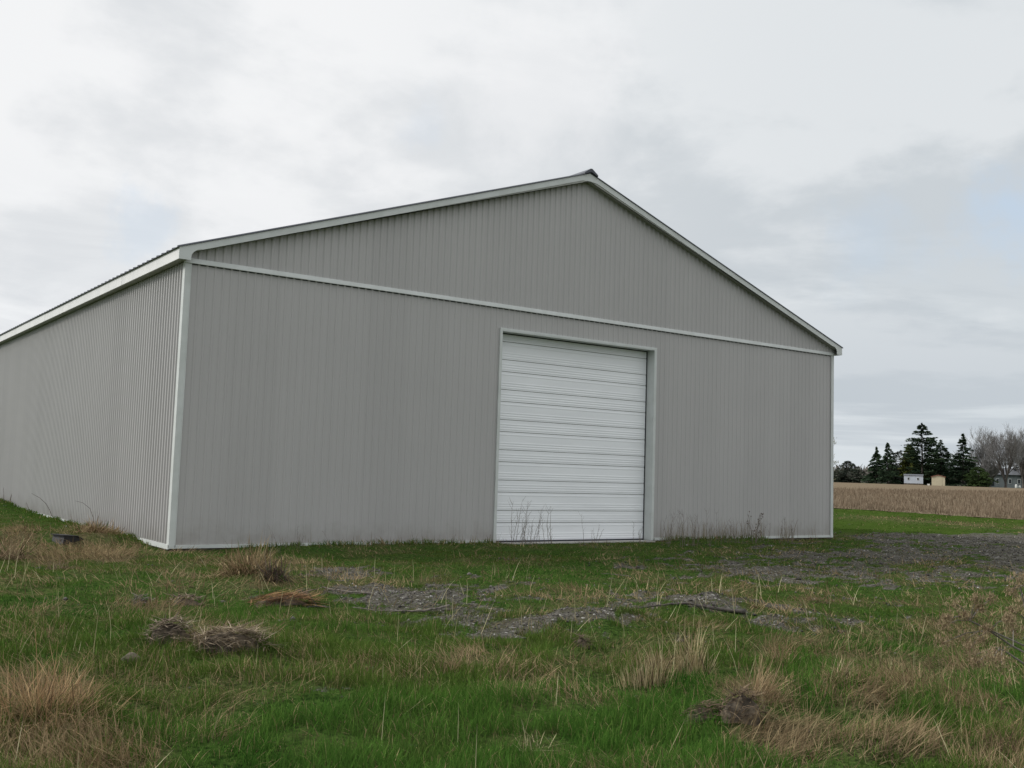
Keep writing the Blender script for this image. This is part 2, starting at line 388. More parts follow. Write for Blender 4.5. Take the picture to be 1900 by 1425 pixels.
c1 = mixc(t, smooth(t, mth(t, 'ADD', sp.outputs[0], mth(t, 'MULTIPLY_ADD', nb_, .7, -.35)), .35, .65), c0, grav)
t.links.new(c1, b.inputs['Base Color'])
bp = nd(t, 'ShaderNodeBump'); bp.inputs['Distance'].default_value = .03; t.links.new(mth(t, 'ADD', nb_, mth(t, 'MULTIPLY', vo.outputs['Distance'], -.5)), bp.inputs['Height']); t.links.new(bp.outputs[0], b.inputs['Normal'])
ground = tri_obj('ground', V, T, mt, gc, smooth_=True)
tag(ground, 'uneven green and straw coloured ground with gravel patches around the barn', 'ground', kind='structure')

# mown green verge between the drive and the field, and the brown field
fx0, fy0 = ground_at(1545, 942); fx1, fy1 = ground_at(1900, 963)
fd = np.array([fx1-fx0, fy1-fy0]); fd /= np.linalg.norm(fd); fn = np.array([-fd[1], fd[0]])
if fn[0] < 0: fn = -fn
def strip(name, s0, s1, a0, a1, ns, na2, lift, mat, edge=0.0):
    s = np.linspace(0, 1, ns)**2*(s1-s0)+s0; q = np.linspace(a0, a1, na2)
    S_, Q = np.meshgrid(s, q, indexing='ij')
    wob = edge*(fbm(Q*.35, Q*0, 41, 4)-.5)*np.clip(1-(S_-s0)/6, 0, 1)
    X = fx0+fd[0]*Q+fn[0]*(S_+wob); Y = fy0+fd[1]*Q+fn[1]*(S_+wob)
    Vv = np.stack([X, Y, height(X, Y)+.015+lift*np.clip((S_-s0)/12, 0, 1)], -1).reshape(-1, 3)
    i = (np.arange(ns-1)[:, None]*na2+np.arange(na2-1)[None]).ravel()
    Tt = np.concatenate([np.stack([i, i+1, i+na2+1], -1), np.stack([i, i+na2+1, i+na2], -1)])
    if np.cross(Vv[Tt[0][1]]-Vv[Tt[0][0]], Vv[Tt[0][2]]-Vv[Tt[0][0]])[2] < 0: Tt = Tt[:, ::-1]
    return tri_obj(name, Vv, Tt, mat, smooth_=True)
fm, t, b = pmat('field_stubble_soil', (.1, .08, .05), 1.0, 0, .0)
ge = nd(t, 'ShaderNodeNewGeometry'); mp = nd(t, 'ShaderNodeMapping'); mp.inputs['Scale'].default_value = (1, .25, 1); t.links.new(ge.outputs['Position'], mp.inputs[0])
f1 = noise(t, mp.outputs[0], .35, 6, .65); f2 = noise(t, ge.outputs['Position'], 3.0, 4, .7)
fc = mixc(t, smooth(t, f2, .35, .65), (.12, .094, .064), (.205, .162, .115))
fc = mixc(t, smooth(t, f1, .5, .72, 0, .5), fc, (.17, .16, .085))
t.links.new(fc, b.inputs['Base Color'])
tag(strip('field', 0, 205, -160, 260, 120, 240, .10, fm, 2.0), 'wide brown stubble field stretching to the distant trees', 'field', kind='structure')
vm = mottled('verge_green', (.05, .088, .018), (.085, .12, .03), 1.2, .9, .02, 12)
t = vm.node_tree

# ------------------------------------------------------------------ blades
def blades(P, h, wd, az, lean, curve, col, seg=2, tipcol=None):
    """P (n,3) roots. Returns V, T, C. Blade: tapering strip bending along azimuth az."""
    n = len(P); d = np.stack([np.sin(az), np.cos(az), np.zeros(n)], -1)
    face = az+np.pi/2+RNG.normal(0, .9, n)
    side = np.stack([np.sin(face), np.cos(face), np.zeros(n)], -1)
    Vs = []; Cs = []
    pos_ = P.copy(); ang = lean.copy()
    for s in range(seg+1):
        f = s/seg; wv = wd*(1-f*.55)
        if s < seg:
            Vs += [pos_-side*wv[:, None]/2, pos_+side*wv[:, None]/2]
        else: Vs += [pos_]
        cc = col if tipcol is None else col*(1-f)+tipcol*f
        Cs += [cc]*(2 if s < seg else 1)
        stp = h/seg
        pos_ = pos_+d*(np.sin(ang)*stp)[:, None]; pos_[:, 2] += np.cos(ang)*stp
        ang = ang+curve/seg
    k = 2*seg+1
    Vv = np.stack(Vs, 1).reshape(-1, 3); C = np.stack(Cs, 1).reshape(-1, 3)
    T_ = []
    for s in range(seg-1): T_ += [[2*s, 2*s+1, 2*s+3], [2*s, 2*s+3, 2*s+2]]
    T_ += [[2*seg-2, 2*seg-1, 2*seg]]
    T_ = np.array(T_)
    Tt = (np.arange(n)[:, None, None]*k+T_[None]).reshape(-1, 3)
    return Vv, Tt, C
class Tri:
    def __init__(s): s.V = []; s.T = []; s.C = []; s.n = 0
    def add(s, V, T, C): s.V.append(V); s.T.append(T+s.n); s.C.append(C); s.n += len(V)
    def build(s, name, mat, parent=None, loc=None):
        V = np.concatenate(s.V)
        if loc is not None: V = V-np.array(loc)
        return tri_obj(name, V, np.concatenate(s.T), mat, np.concatenate(s.C), parent)
def scatter(r0, r1, dens, half=33.0):
    """uniform points on the wedge the camera could see (plus margin)"""
    a0, a1 = YAW-math.radians(half), YAW+math.radians(half)
    n = int(dens*(a1-a0)*(r1*r1-r0*r0)/2)
    r = np.sqrt(RNG.uniform(r0*r0, r1*r1, n)); a_ = RNG.uniform(a0, a1, n)
    return CAM[0]+r*np.sin(a_), CAM[1]+r*np.cos(a_), r
def outside_barn(X, Y, mg=.0): return ~((X > -mg) & (X < 18.29+mg) & (Y > -mg) & (Y < 30.5+mg))
def in_field(X, Y): return ((X-fx0)*fn[0]+(Y-fy0)*fn[1]) > -.5

G_D = np.array([.018, .062, .010]); G_M = np.array([.050, .135, .020]); G_L = np.array([.135, .235, .048]); S_L = np.array([.46, .355, .20]); S_D = np.array([.21, .145, .078])
grass = Tri(); dead = Tri()
RINGS = [(3.2, 7.5, 4200, .0042, 3), (7.5, 12, 2300, .0055, 2), (12, 18, 1150, .008, 2), (18, 26, 620, .011, 2), (26, 38, 260, .018, 2), (38, 72, 70, .035, 2)]
for r0, r1, dens, wd, seg in RINGS:
    X, Y, r = scatter(r0, r1, dens)
    k = outside_barn(X, Y, .02) & ~in_field(X, Y); X, Y, r = X[k], Y[k], r[k]
    g = gravel_mask(X, Y); s = straw_mask(X, Y)
    clump = fbm(X*2.6, Y*2.6, 31, 3)
    keep = RNG.random(len(X)) < (1-g*.90)*(1-.45*s)*(.30+1.3*sstep(clump, .32, .62))
    X, Y, r, s, clump, g = (q[keep] for q in (X, Y, r, s, clump, g))
    n = len(X); Z = height(X, Y)
    big = fbm(X*.6, Y*.6, 33, 3)
    tall = 1-sstep(r, 7, 15)
    h = (.022+.060*sstep(clump, .3, .7)*(.35+.65*tall)+.038*tall)*RNG.uniform(.5, 1.45, n)*(1-.5*g)
    h *= np.where(r > 26, .9, 1)
    tone = RNG.random(n)[:, None]; bg_ = sstep(big, .35, .65)[:, None]
    col = G_D*(1-tone)+G_M*tone
    col = col*(1-.30*bg_)+G_L*.30*bg_
    ol = np.clip(sstep(fbm(X*.38, Y*.38, 37, 4), .44, .66)*.65+.55*sstep(Y, -6.5, -2.5)*(X < 20)*fbm(X*.8, Y*.8, 39, 3)*1.6, 0, .9)[:, None]; col = col*(1-ol)+np.array([.088, .118, .026])*(.7+.5*tone)*ol
    gw = sstep(g, .03, .3)[:, None]*.7; col = col*(1-gw)+np.array([.085, .095, .034])*(.6+.6*tone)*gw
    hl = (RNG.random(n) < .10)[:, None]; col = np.where(hl, G_L*RNG.uniform(.6, 1.1, (n, 1)), col)
    vg = verge_mask(X, Y); col = np.where(vg[:, None] > .5, col*.12+np.array([.044, .082, .013])*.88, col)
    h = np.where((X < 0) & (X > -.5) & (Y > .5), h*1.3+.05*vnoise(Y*2, X*0, 19), h)
    h = np.where((Y < 0) & (Y > -.45) & (X > 1.2) & (X < 15.2) & ((X < 6.7) | (X > 11.7)), h*1.3+.06, h); h = np.where(vg > .5, h*.6, h)
    pale = (RNG.random(n) < (.03+.24*s)*(1-.8*vg))[:, None]; col = np.where(pale, S_D*(1-tone)+S_L*tone, col)
    col = col*RNG.uniform(.82, 1.18, (n, 1))
    az = RNG.uniform(0, 2*np.pi, n); lean = np.abs(RNG.normal(0, .42, n)); cv = RNG.uniform(.0, 1.3, n)
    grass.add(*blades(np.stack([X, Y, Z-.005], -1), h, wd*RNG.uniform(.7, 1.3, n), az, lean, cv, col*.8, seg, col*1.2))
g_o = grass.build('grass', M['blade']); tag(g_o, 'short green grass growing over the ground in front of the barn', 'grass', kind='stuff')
for r0, r1, dens, wd in [(3.2, 7.5, 2600, .0045), (7.5, 12, 1400, .006), (12, 19, 620, .010), (19, 28, 220, .015), (28, 70, 34, .035)]:
    X, Y, r = scatter(r0, r1, dens)
    k = outside_barn(X, Y, .05) & ~in_field(X, Y); X, Y, r = X[k], Y[k], r[k]
    g = gravel_mask(X, Y); s = straw_mask(X, Y)
    s = s*(1-.85*verge_mask(X, Y)); keep = RNG.random(len(X)) < (.05+.95*s**1.15)*(1-.45*g); X, Y, r, s = X[keep], Y[keep], r[keep], s[keep]
    n = len(X); Z = height(X, Y)
    swirl = fbm(X*.9, Y*.9, 51, 2)*9
    az = swirl+RNG.normal(0, .7, n); L = RNG.uniform(.08, .26, n)*(.6+.6*s)*np.where(r > 24, .55, 1)
    tone = RNG.random(n)[:, None]**1.3; col = S_D*.55*(1-tone)+S_L*.9*tone
    grey = fbm(X*1.3, Y*1.3, 55, 2)[:, None]; col = col*(1-.2*grey)+np.array([.18, .15, .115])*.2*grey
    lean = RNG.uniform(.8, 1.6, n); lean = np.where(RNG.random(n) < .12, RNG.uniform(.1, .7, n), lean)
    dead.add(*blades(np.stack([X, Y, Z+.004+RNG.random(n)*.035*s], -1), L, wd*RNG.uniform(.7, 1.3, n), az, lean, RNG.uniform(.0, .6, n), col, 2))
d_o = dead.build('dead_grass', M['blade']); tag(d_o, 'flattened straw coloured dead grass lying among the green grass', 'dead grass', kind='stuff')

# fringe of thin dead stems along the foot of the front wall, right of the door and in patches left of it
fr_ = Tri(); n = 1500; X = np.concatenate([RNG.uniform(11.6, 17.3, 420), RNG.uniform(1.5, 7, 160)]); Y = -RNG.uniform(.04, .4, 580)
k = fbm(X*1.1, X*0, 81, 3) > .42; X, Y = X[k], Y[k]; n = len(X); t_ = RNG.random(n)[:, None]
hh = RNG.uniform(.12, .62, n)*np.where(X > 11, 1, .45)
fr_.add(*blades(np.stack([X, Y, height(X, Y)], -1), hh, np.full(n, .007), RNG.uniform(0, 6.28, n), np.abs(RNG.normal(0, .14, n)), RNG.uniform(0, .5, n), np.array([.12, .10, .06])*(1-t_)+np.array([.30, .25, .16])*t_, 3))
X, Y, r = scatter(3.6, 16, 2.6); k = outside_barn(X, Y, .3); X, Y, r = X[k], Y[k], r[k]; n = len(X); t_ = RNG.random(n)[:, None]
fr_.add(*blades(np.stack([X, Y, height(X, Y)], -1), RNG.uniform(.14, .42, n), np.full(n, .0048)*np.maximum(1, r/8), RNG.uniform(0, 6.28, n), np.abs(RNG.normal(.2, .55, n)), RNG.uniform(-.2, .6, n), np.array([.30, .26, .14])*(1-t_)+np.array([.52, .48, .30])*t_, 3))
tag(fr_.build('dead_stems', M['blade']), 'scattered thin dead stems standing along the wall foot and in the grass', 'dead stems', kind='stuff')
# gravel stones
X, Y, r = scatter(6.5, 36, 260)
g = gravel_mask(X, Y); keep = (RNG.random(len(X)) < g*np.where(r < 14, 1.0, .35)) & outside_barn(X, Y, .1); X, Y, r = X[keep], Y[keep], r[keep]
n = len(X); oc = np.array([[1,0,0],[-1,0,0],[0,1,0],[0,-1,0],[0,0,1],[0,0,-1]], float)
ot = np.array([[0,2,4],[2,1,4],[1,3,4],[3,0,4],[2,0,5],[1,2,5],[3,1,5],[0,3,5]])
sz = RNG.uniform(.006, .017, n)*np.where(RNG.random(n) < .06, 1.9, 1)*np.where(r > 14, 1.5, 1)
PV = oc[None]*RNG.uniform(.6, 1.3, (n, 6, 1))*sz[:, None, None]; PV[:, :, 2] *= .65
PV += RNG.normal(0, .12, PV.shape)*sz[:, None, None]
PV += np.stack([X, Y, height(X, Y)+sz*.2], -1)[:, None]
tone = RNG.random((n, 1))**1.6; pc = np.array([.04, .037, .033])*(1-tone)+np.array([.165, .154, .138])*tone
pc = np.where(RNG.random((n, 1)) < .02, np.array([.42, .41, .39]), pc)
gr = Tri(); gr.add(PV.reshape(-1, 3), (np.arange(n)[:, None, None]*6+ot[None]).reshape(-1, 3), np.repeat(pc, 6, 0))
tag(gr.build('gravel', M['pebble']), 'loose grey gravel scattered on bare patches and the drive', 'gravel', kind='stuff')

# standing dead stalks of the field
st = Tri(); n = 90000
q = RNG.uniform(-60, 60, n); s_ = RNG.random(n)**1.7*120; s_ = s_+2.0*(fbm(q*.35, q*0, 41, 4)-.5)*np.clip(1-s_/6, 0, 1)
X = fx0+fd[0]*q+fn[0]*s_; Y = fy0+fd[1]*q+fn[1]*s_
px, py = project(np.stack([X, Y, height(X, Y)], -1)); k = (px > 1380) & (px < 2150); X, Y, s_ = X[k], Y[k], s_[k]; n = len(X)
tone = RNG.random(n)[:, None]; patch = fbm(X*.25, Y*.12, 61, 3)[:, None]
col = (np.array([.125, .094, .064])*(1-tone)+np.array([.27, .21, .15])*tone)*(.75+.5*patch)
st.add(*blades(np.stack([X, Y, height(X, Y)+.0], -1), RNG.uniform(.22, .60, n)*np.clip(.45+s_/5, 0, 1)*(.7+.6*patch[:, 0]), RNG.uniform(.025, .06, n)*(1+s_/60), RNG.uniform(0, 6.28, n), np.abs(RNG.normal(0, .2, n)), RNG.uniform(0, .5, n), col, 1))
tag(st.build('crop_stubble', M['blade']), 'dry brown standing stubble covering the field beyond the green verge', 'stubble', kind='stuff')

# ------------------------------------------------------------------ the barn
Wd, He, Ln = 18.285, 5.08, 30.5
OVS, OV, ZT, ZB, ZR = .194, .166, 5.316, 5.104, 8.483
SL = (ZR-ZT)/(Wd/2+OVS)
DX0, DX1, DH = 6.90, 11.45, 4.60
def roof_z(x): return ZR-abs(x-Wd/2)*SL
barn = empty('pole_barn', (0, 0, 0))
tag(barn, 'large grey ribbed metal pole barn with white overhead door and dark roof', 'barn')
P_ = .1524
def rib_wall(u0, u1, zb, zt, phase=0.0, depth=.018, hw=.040, tw_=.016):
    """list of (u, out, zb, zt) stations: trapezoid rib every 6 inches with a flat between"""
    st_ = [(u0, 0)]
    k = math.floor((u0-phase)/P_)
    while phase+k*P_ < u1:
        c = phase+k*P_
        for du, o in ((-hw, 0), (-tw_, depth), (tw_, depth), (hw, 0)):
            if u0+1e-4 < c+du < u1-1e-4: st_.append((c+du, o))
        k += 1
    st_.append((u1, 0))
    return [(u, o, zb(u), zt(u)) for u, o in st_]
def wall_mesh(name, stations_list, mapf, mat, parent, screws=()):
    mb = MB()
    for st_ in stations_list:
        Vv = []; Ff = []
        for u, o, z0, z1 in st_: Vv += [mapf(u, o, z0), mapf(u, o, z1)]
        for i in range(len(st_)-1): Ff.append((2*i, 2*i+2, 2*i+3, 2*i+1))
        mb.add(Vv, Ff)
    mb.cm = 1
    for u, z in screws:
        r_ = .0095; A = [mapf(u-r_, .0, z-r_), mapf(u+r_, .0, z-r_), mapf(u+r_, .0, z+r_), mapf(u-r_, .0, z+r_)]
        B = [mapf(u-r_, .006, z-r_), mapf(u+r_, .006, z-r_), mapf(u+r_, .006, z+r_), mapf(u-r_, .006, z+r_)]
        mb.add(A+B, [(4, 5, 6, 7), (0, 1, 5, 4), (1, 2, 6, 5), (2, 3, 7, 6), (3, 0, 4, 7)])
    return mb.build(name, mat, parent, mats=[mat, M['screw']])
front = lambda u, o, z: (u, -o, z)
scr = []
for row in range(9):
    for k in range(1, int(Wd/.3048)):
        u = k*.3048+P_/2+random.uniform(-.004, .004); z = .35+row*.585+random.uniform(-.006, .006)
        if not (DX0-.1 < u < DX1+.1 and z < DH+.1) and z < 5.0 and random.random() < .6: scr.append((u, z))
c_ = lambda v: (lambda u: v)
foot = lambda u: .045+.012*math.sin(u*1.1)
wall_mesh('front_wall', [rib_wall(.07, DX0, foot, c_(He), P_/2, .011, .028, .012), rib_wall(DX0, DX1, c_(DH), c_(He), P_/2, .011, .028, .012), rib_wall(DX1, Wd-.07, foot, c_(He), P_/2, .011, .028, .012)], front, M['siding'], barn, scr)
SOFZ = .135
scr = []
for row in range(5):
    for k in range(1, int(Wd/.3048)):
        u = k*.3048+P_/2; z = 5.45+row*.6
        if z < roof_z(u)-.3: scr.append((u, z))
gt = lambda u: min(roof_z(u)-SOFZ+.01, 8.30)
wall_mesh('gable_wall', [rib_wall(.0, Wd/2, c_(He+.05), gt, P_/2), rib_wall(Wd/2, Wd, c_(He+.05), gt, P_/2)], lambda u, o, z: (u, -o-.004, z), M['siding'], barn, scr)
scr = [(k*.3048+P_/2, .35+row*.585) for row in range(8) for k in range(1, int(Ln/.3048))]
wall_mesh('side_wall', [rib_wall(.07, Ln, c_(.05), c_(ZB), P_/2, .027, .046, .022)], lambda u, o, z: (-o, u, z), M['siding'], barn, scr)
wall_mesh('side_wall', [rib_wall(.07, Ln, c_(.05), c_(ZB), P_/2)], lambda u, o, z: (Wd+o, u, z), M['siding'], barn)
wall_mesh('back_wall', [rib_wall(0, Wd/2, c_(.05), gt, P_/2), rib_wall(Wd/2, Wd, c_(.05), gt, P_/2)], lambda u, o, z: (u, Ln+o, z), M['siding'], barn)
# foot trim (pale base angle) and skirt board
for nm, (x0, x1, y0, y1) in (('base_trim', (-.03, DX0-.10, -.034, .0)), ('base_trim', (DX1+.10, Wd+.03, -.034, .0))):
    mb = MB(); mb.box(x0, x1, y0, y1, .015, .075); mb.build(nm, M['trim'], barn)
for x0, x1 in ((-.034, 0.0), (Wd, Wd+.034)):
    mb = MB(); mb.box(x0, x1, .003, Ln, .0, .085); mb.build('base_trim', M['trim'], barn)
mb = MB()
for a_, b_ in ((.0, DX0), (DX1, Wd)): mb.box(a_, b_, .002, .06, -.25, .04)
mb.box(.002, .05, .07, Ln, -.25, .045); mb.box(Wd-.05, Wd-.002, .07, Ln, -.25, .045)
mb.build('skirt_board', M['soil'], barn)
# corner trims: one L on each front corner
for sx, x in ((-1, 0.0), (1, Wd)):
    mb = MB()
    a_ = x+sx*.030; b_ = x-sx*.075
    mb.box(min(a_, b_), max(a_, b_), -.030, -.022, .03, He+.004)
    mb.box(min(a_, a_-sx*.008), max(a_, a_-sx*.008), -.0215, .10, .03, He+.004)
    # hemmed inner lip
    mb.box(min(b_, b_-sx*.012), max(b_, b_-sx*.012), -.034, -.0225, .03, He-.002)
    mb.build('corner_trim', M['trim'], barn)
# belt trim between the two courses of siding
k = 0; xa = -.03
while xa < Wd+.02:
    xb = min(xa+3.05, Wd+.03); o_ = .0 if k % 2 else .0025
    mb = MB(); mb.prism_yz([(-.046-o_, He-o_), (-.046-o_, He+.012), (-.030-o_, He+.085+o_), (.0, He+.085+o_), (.0, He-o_)], xa-(0 if k % 2 else .02), xb+(0 if k % 2 else .02) if xb < Wd else xb)
    mb.build('belt_trim', M['trim'], barn); xa = xb; k += 1
mb = MB(); mb.box(.08, Wd-.08, -.0045, -.0005, He-.020, He-.001); mb.build('belt_shade_strip', M['rubber'], barn)  # dark strip standing in for the shade under the belt trim, between ribs
# fascia and eave soffits
for sx in (-1, 1):
    x = -OVS if sx < 0 else Wd+OVS
    ya = -OV+.004; k = 0
    while ya < Ln+OV-.01:
        yb = min(ya+3.66, Ln+OV); o_ = .003*(k % 2)
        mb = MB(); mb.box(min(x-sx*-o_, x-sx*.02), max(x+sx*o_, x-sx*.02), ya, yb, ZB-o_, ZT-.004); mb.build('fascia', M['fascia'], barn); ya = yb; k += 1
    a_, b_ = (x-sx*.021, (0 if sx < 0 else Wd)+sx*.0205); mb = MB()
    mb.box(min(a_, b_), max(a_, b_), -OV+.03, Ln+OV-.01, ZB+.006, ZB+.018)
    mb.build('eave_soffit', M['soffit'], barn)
# rake trims with rounded returns; peak plate
def rake_outline(sgn):
    X = lambda x: x if sgn < 0 else Wd-x
    inner = lambda x: roof_z(x)-SOFZ
    xr = -OVS+.215; pts = [(-OVS-.002, ZB-.002), (xr, ZB-.002)]
    x_end = xr+.20; z_end = inner(x_end)
    for i in range(1, 8):
        a_ = i/8*math.pi/2
        pts.append((xr+(x_end-xr)*(1-math.cos(a_)), (ZB+.045)+(z_end-ZB-.045)*math.sin(a_)))
    pts.append((x_end, z_end))
    xc = Wd/2-.22; pts += [(xc, inner(xc)), (Wd/2, inner(xc)+.02)] + [(Wd/2, ZR-.004), (-OVS-.002, ZT-.004)]
    pts = [(X(x), z) for x, z in pts]
    return pts if sgn < 0 else pts[::-1]
for sg in (-1, 1):
    mb = MB(); mb.prism_xz(rake_outline(sg), -OV-.012, -OV); mb.build('rake_trim', M['trim'], barn)
    mb = MB(); xa, xb = 0.02, Wd/2-.22
    ps = [(xa, roof_z(xa)-SOFZ), (xb, roof_z(xb)-SOFZ), (Wd/2-.001, roof_z(xb)-SOFZ+.019), (Wd/2-.001, roof_z(xb)-SOFZ+.03), (xa, roof_z(xa)-SOFZ+.03)]
    if sg > 0: ps = [(Wd-x, z) for x, z in ps][::-1]
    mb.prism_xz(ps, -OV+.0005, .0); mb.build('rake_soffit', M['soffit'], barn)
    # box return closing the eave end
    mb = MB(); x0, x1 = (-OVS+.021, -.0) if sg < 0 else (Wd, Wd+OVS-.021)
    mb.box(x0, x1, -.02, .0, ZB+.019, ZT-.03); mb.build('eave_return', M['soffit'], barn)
# roof sheets with ribs running down the slope
mb = MB()
for sg in (-1, 1):
    st_ = []; y = -OV-.03
    rib = .3048; st_.append((y, 0)); k = 0
    while y+k*rib < Ln+OV:
        c = y+.03+k*rib
        for du, o in ((-.03, 0), (-.014, .022), (.014, .022), (.03, 0)):
            if c+du > st_[-1][0]: st_.append((c+du, o))
        k += 1
    st_.append((Ln+OV+.03, 0))
    xe = -OVS-.035; ze = ZT-.035*SL+.008; xr_ = Wd/2; zr_ = ZR+.008
    X = (lambda x: x) if sg < 0 else (lambda x: Wd-x)
    Vv = []; Ff = []
    for yy, o in st_: Vv += [(X(xe), yy, ze-.010), (X(xe), yy, ze+o), (X(xr_), yy, zr_+o), (X(xr_), yy, zr_-.010)]
    for i in range(len(st_)-1):
        a_ = 4*i; q_ = a_+4
        for f_ in ((a_, a_+1, q_+1, q_), (a_+1, a_+2, q_+2, q_+1), (a_+3, a_, q_, q_+3)): Ff.append(f_ if sg < 0 else f_[::-1])
    Ff.append((0, 3, 2, 1) if sg < 0 else (0, 1, 2, 3))
    mb.add(Vv, Ff)
rf = mb.build('roof', M['roof'], barn)
mb = MB(); c = Wd/2
mb.prism_xz([(c-.20, ZR-.20*SL+.012), (c-.02, ZR+.018), (c+.02, ZR+.018), (c+.20, ZR-.20*SL+.012), (c+.20, ZR-.20*SL+.05), (c+.025, ZR+.10), (c-.025, ZR+.10), (c-.20, ZR-.20*SL+.05)], -OV-.06, Ln+OV+.06)
mb.build('ridge_cap', M['roof'], rf)
# overhead door, recessed: sections with rolled ribs
RC = .24
prof = []   # (z, out)  out > 0 towards the viewer
def seg(z0, z1, ribs):
    prof.append((z0, -.022)); prof.append((z0+.002, -.022)); prof.append((z0+.005, .004))
    for c in ribs:
        zc_ = z0+(z1-z0)*c
        prof.extend([(zc_-.024, .004), (zc_-.012, .0070), (zc_+.008, .0070), (zc_+.018, .004)])
    prof.append((z1-.007, .004)); prof.append((z1-.004, -.022))
z = -.225; nb = 0
while z < DH+.05:
    seg(z, z+.262, (.22, .42, .62)); seg(z+.262, z+.66, (.12, .25, .38, .84)); z += .66
pr = [(max(zz, .045), o) for zz, o in prof if .03 < zz < DH-.005]
mb = MB(); x0, x1 = DX0+.055, DX1-.045
Vv = []; Ff = []
for zz, o in pr: Vv += [(x0, RC-o, zz), (x1, RC-o, zz)]
for i in range(len(pr)-1): Ff.append((2*i, 2*i+1, 2*i+3, 2*i+2))
mb.add(Vv, Ff); mb.M = [1 if min(pr[i][1], pr[i+1][1]) < -.02 else 0 for i in range(len(pr)-1)]
door = mb.build('overhead_door', M['door'], barn, mats=[M['door'], M['soffit']])
mb = MB(); mb.box(x0, x1, RC-.03, RC+.02, .005, .046); mb.build('bottom_seal', M['rubber'], door)
mb = MB(); mb.box(x1+.002, DX1-.0215, RC-.018, RC+.03, .0, DH-.02); mb.build('door_seal', M['rubber'], door)
mb = MB(); mb.box(x0, x1, RC-.022, RC+.01, DH-.042, DH-.0215); mb.build('header_seal', M['rubber'], door)
fr = []
def frame_piece(nm, boxes, par=barn):
    mb = MB()
    for b_ in boxes: mb.box(*b_)
    return mb.build(nm, M['trim'], par)
frame_piece('door_jamb', [(DX0-.045, DX0, -.034, -.003, .02, DH), (DX0, DX0+.02, -.034, RC+.05, .02, DH)])
frame_piece('door_jamb', [(DX1, DX1+.055, -.034, -.003, .02, DH), (DX1-.02, DX1, -.034, RC+.05, .02, DH)])
frame_piece('door_header', [(DX0-.045, DX1+.055, -.036, -.003, DH, DH+.05), (DX0+.021, DX1-.021, -.034, RC+.05, DH-.02, DH-.001)])
mb = MB(); mb.box(DX0-.0, DX1+.0, -.16, RC+.4, -.25, .012); mb.build('door_threshold', M['conc'], barn)
# dark interior backing so nothing shows behind seams
mb = MB(); mb.box(DX0+.03, DX1-.03, RC+.06, RC+.08, -.1, DH+.1); mb.build('door_backing', M['blacktin'], barn)

# ------------------------------------------------------------------ conifers and bare trees
def rot2(V, az):
    c, s = math.cos(az), math.sin(az); return np.stack([V[:, 0]*c-V[:, 1]*s, V[:, 0]*s+V[:, 1]*c, V[:, 2]], -1)
def conifer_crown(h, prof_, nb, per, col0, col1, droop=.25, size=.35, z0=.06, irregular=.25, seed=0, up_tip=0.0):
    rg = np.random.default_rng(seed)
    zf = z0+(1-z0)*rg.random(nb)**.85
    az = rg.uniform(0, 2*np.pi, nb); Lb = np.array([prof_(q) for q in zf])*(1+rg.normal(0, irregular, nb)); Lb = np.clip(Lb, .06, None)
    f = rg.random((nb, per))**.5
    R_ = Lb[:, None]*f; a2 = az[:, None]+rg.normal(0, .16, (nb, per))
    Z = (zf*h)[:, None]-droop*R_+up_tip*R_*f+rg.normal(0, .10, (nb, per))*(1+.2*size)
    C = np.stack([R_*np.cos(a2), R_*np.sin(a2), Z], -1).reshape(-1, 3)
    R_ = R_  # branch radius
    out = np.stack([np.cos(a2), np.sin(a2), np.full_like(a2, -droop)], -1).reshape(-1, 3)
    n = len(C); s = size*rg.uniform(.5, 1.3, n)[:, None]*(1-.62*np.repeat(zf, per)[:, None])*1.15
    sd_ = rg.normal(0, 1, (n, 3)); sd_[:, 2] *= .6; sd_ -= (sd_*out).sum(1)[:, None]*out; sd_ /= np.linalg.norm(sd_, axis=1)[:, None]+1e-6
    tip = C+out*s*1.3+rg.normal(0, .12, (n, 3))*s
    Vv = np.stack([C-sd_*s*.45-out*s*.4, C+sd_*s*.45-out*s*.4, tip], 1).reshape(-1, 3)
    T_ = np.arange(3*n).reshape(-1, 3)
    bt = rg.random((nb, 1, 1))*.7+rg.random((nb, per, 1))*.3; col0 = np.array(col0)*1.35; col1 = np.array(col1)*1.5  # needle colours lightened in place of distance haze
    col = (np.array(col0)*(1-bt)+np.array(col1)*bt).reshape(-1, 3)
    return Vv, T_, np.repeat(col, 3, 0)
def make_conifer(name, label, px, ytop, Z, hw, prof_, group='trees across the far side of the field', nb=150, per=40, col0=(.012, .022, .014), col1=(.035, .055, .028), cat='conifer', trunk_r=.22, seed=1, z0=.05, **k):
    x, y, zt = at_depth(px, Z, ytop); zg = hz1(x, y); h = zt-zg; rw = hw*Z/F*1.22
    e = empty(name, (x, y, zg)); tag(e, label, cat, group)
    Vv, T_, C = conifer_crown(h, lambda q: prof_(q)*rw, nb, per, col0, col1, seed=seed, z0=z0, **k)
    tri_obj('crown', Vv, T_, M['leaf'], C, e)
    mb = MB(); mb.tube([(0, 0, -.3), (.03, 0, h*.4), (0, .02, h*.96)], [trunk_r, trunk_r*.7, .03], 7); mb.build('trunk', M['bark'], e)
    return e
cone = lambda q: max(.05, (1-q)**.85*1.05)
spire = lambda q: max(.04, (1-q)**1.05*1.05)
dome = lambda q: max(.1, math.sqrt(max(0, 1-((q-.45)/.56)**2)))
colm = lambda q: max(.08, min(1, (1-q)*3.2)**.8*(.75+.25*math.sin(q*9)))
def layered(q):
    if q > .70: return (.10+.78*(1-q)/.30)*(1.0 if math.sin(q*62) > -.30 else .10)
    return .92*min(1, (q+.08)*4)
Zt = 285
GT = 'trees across the far side of the field'
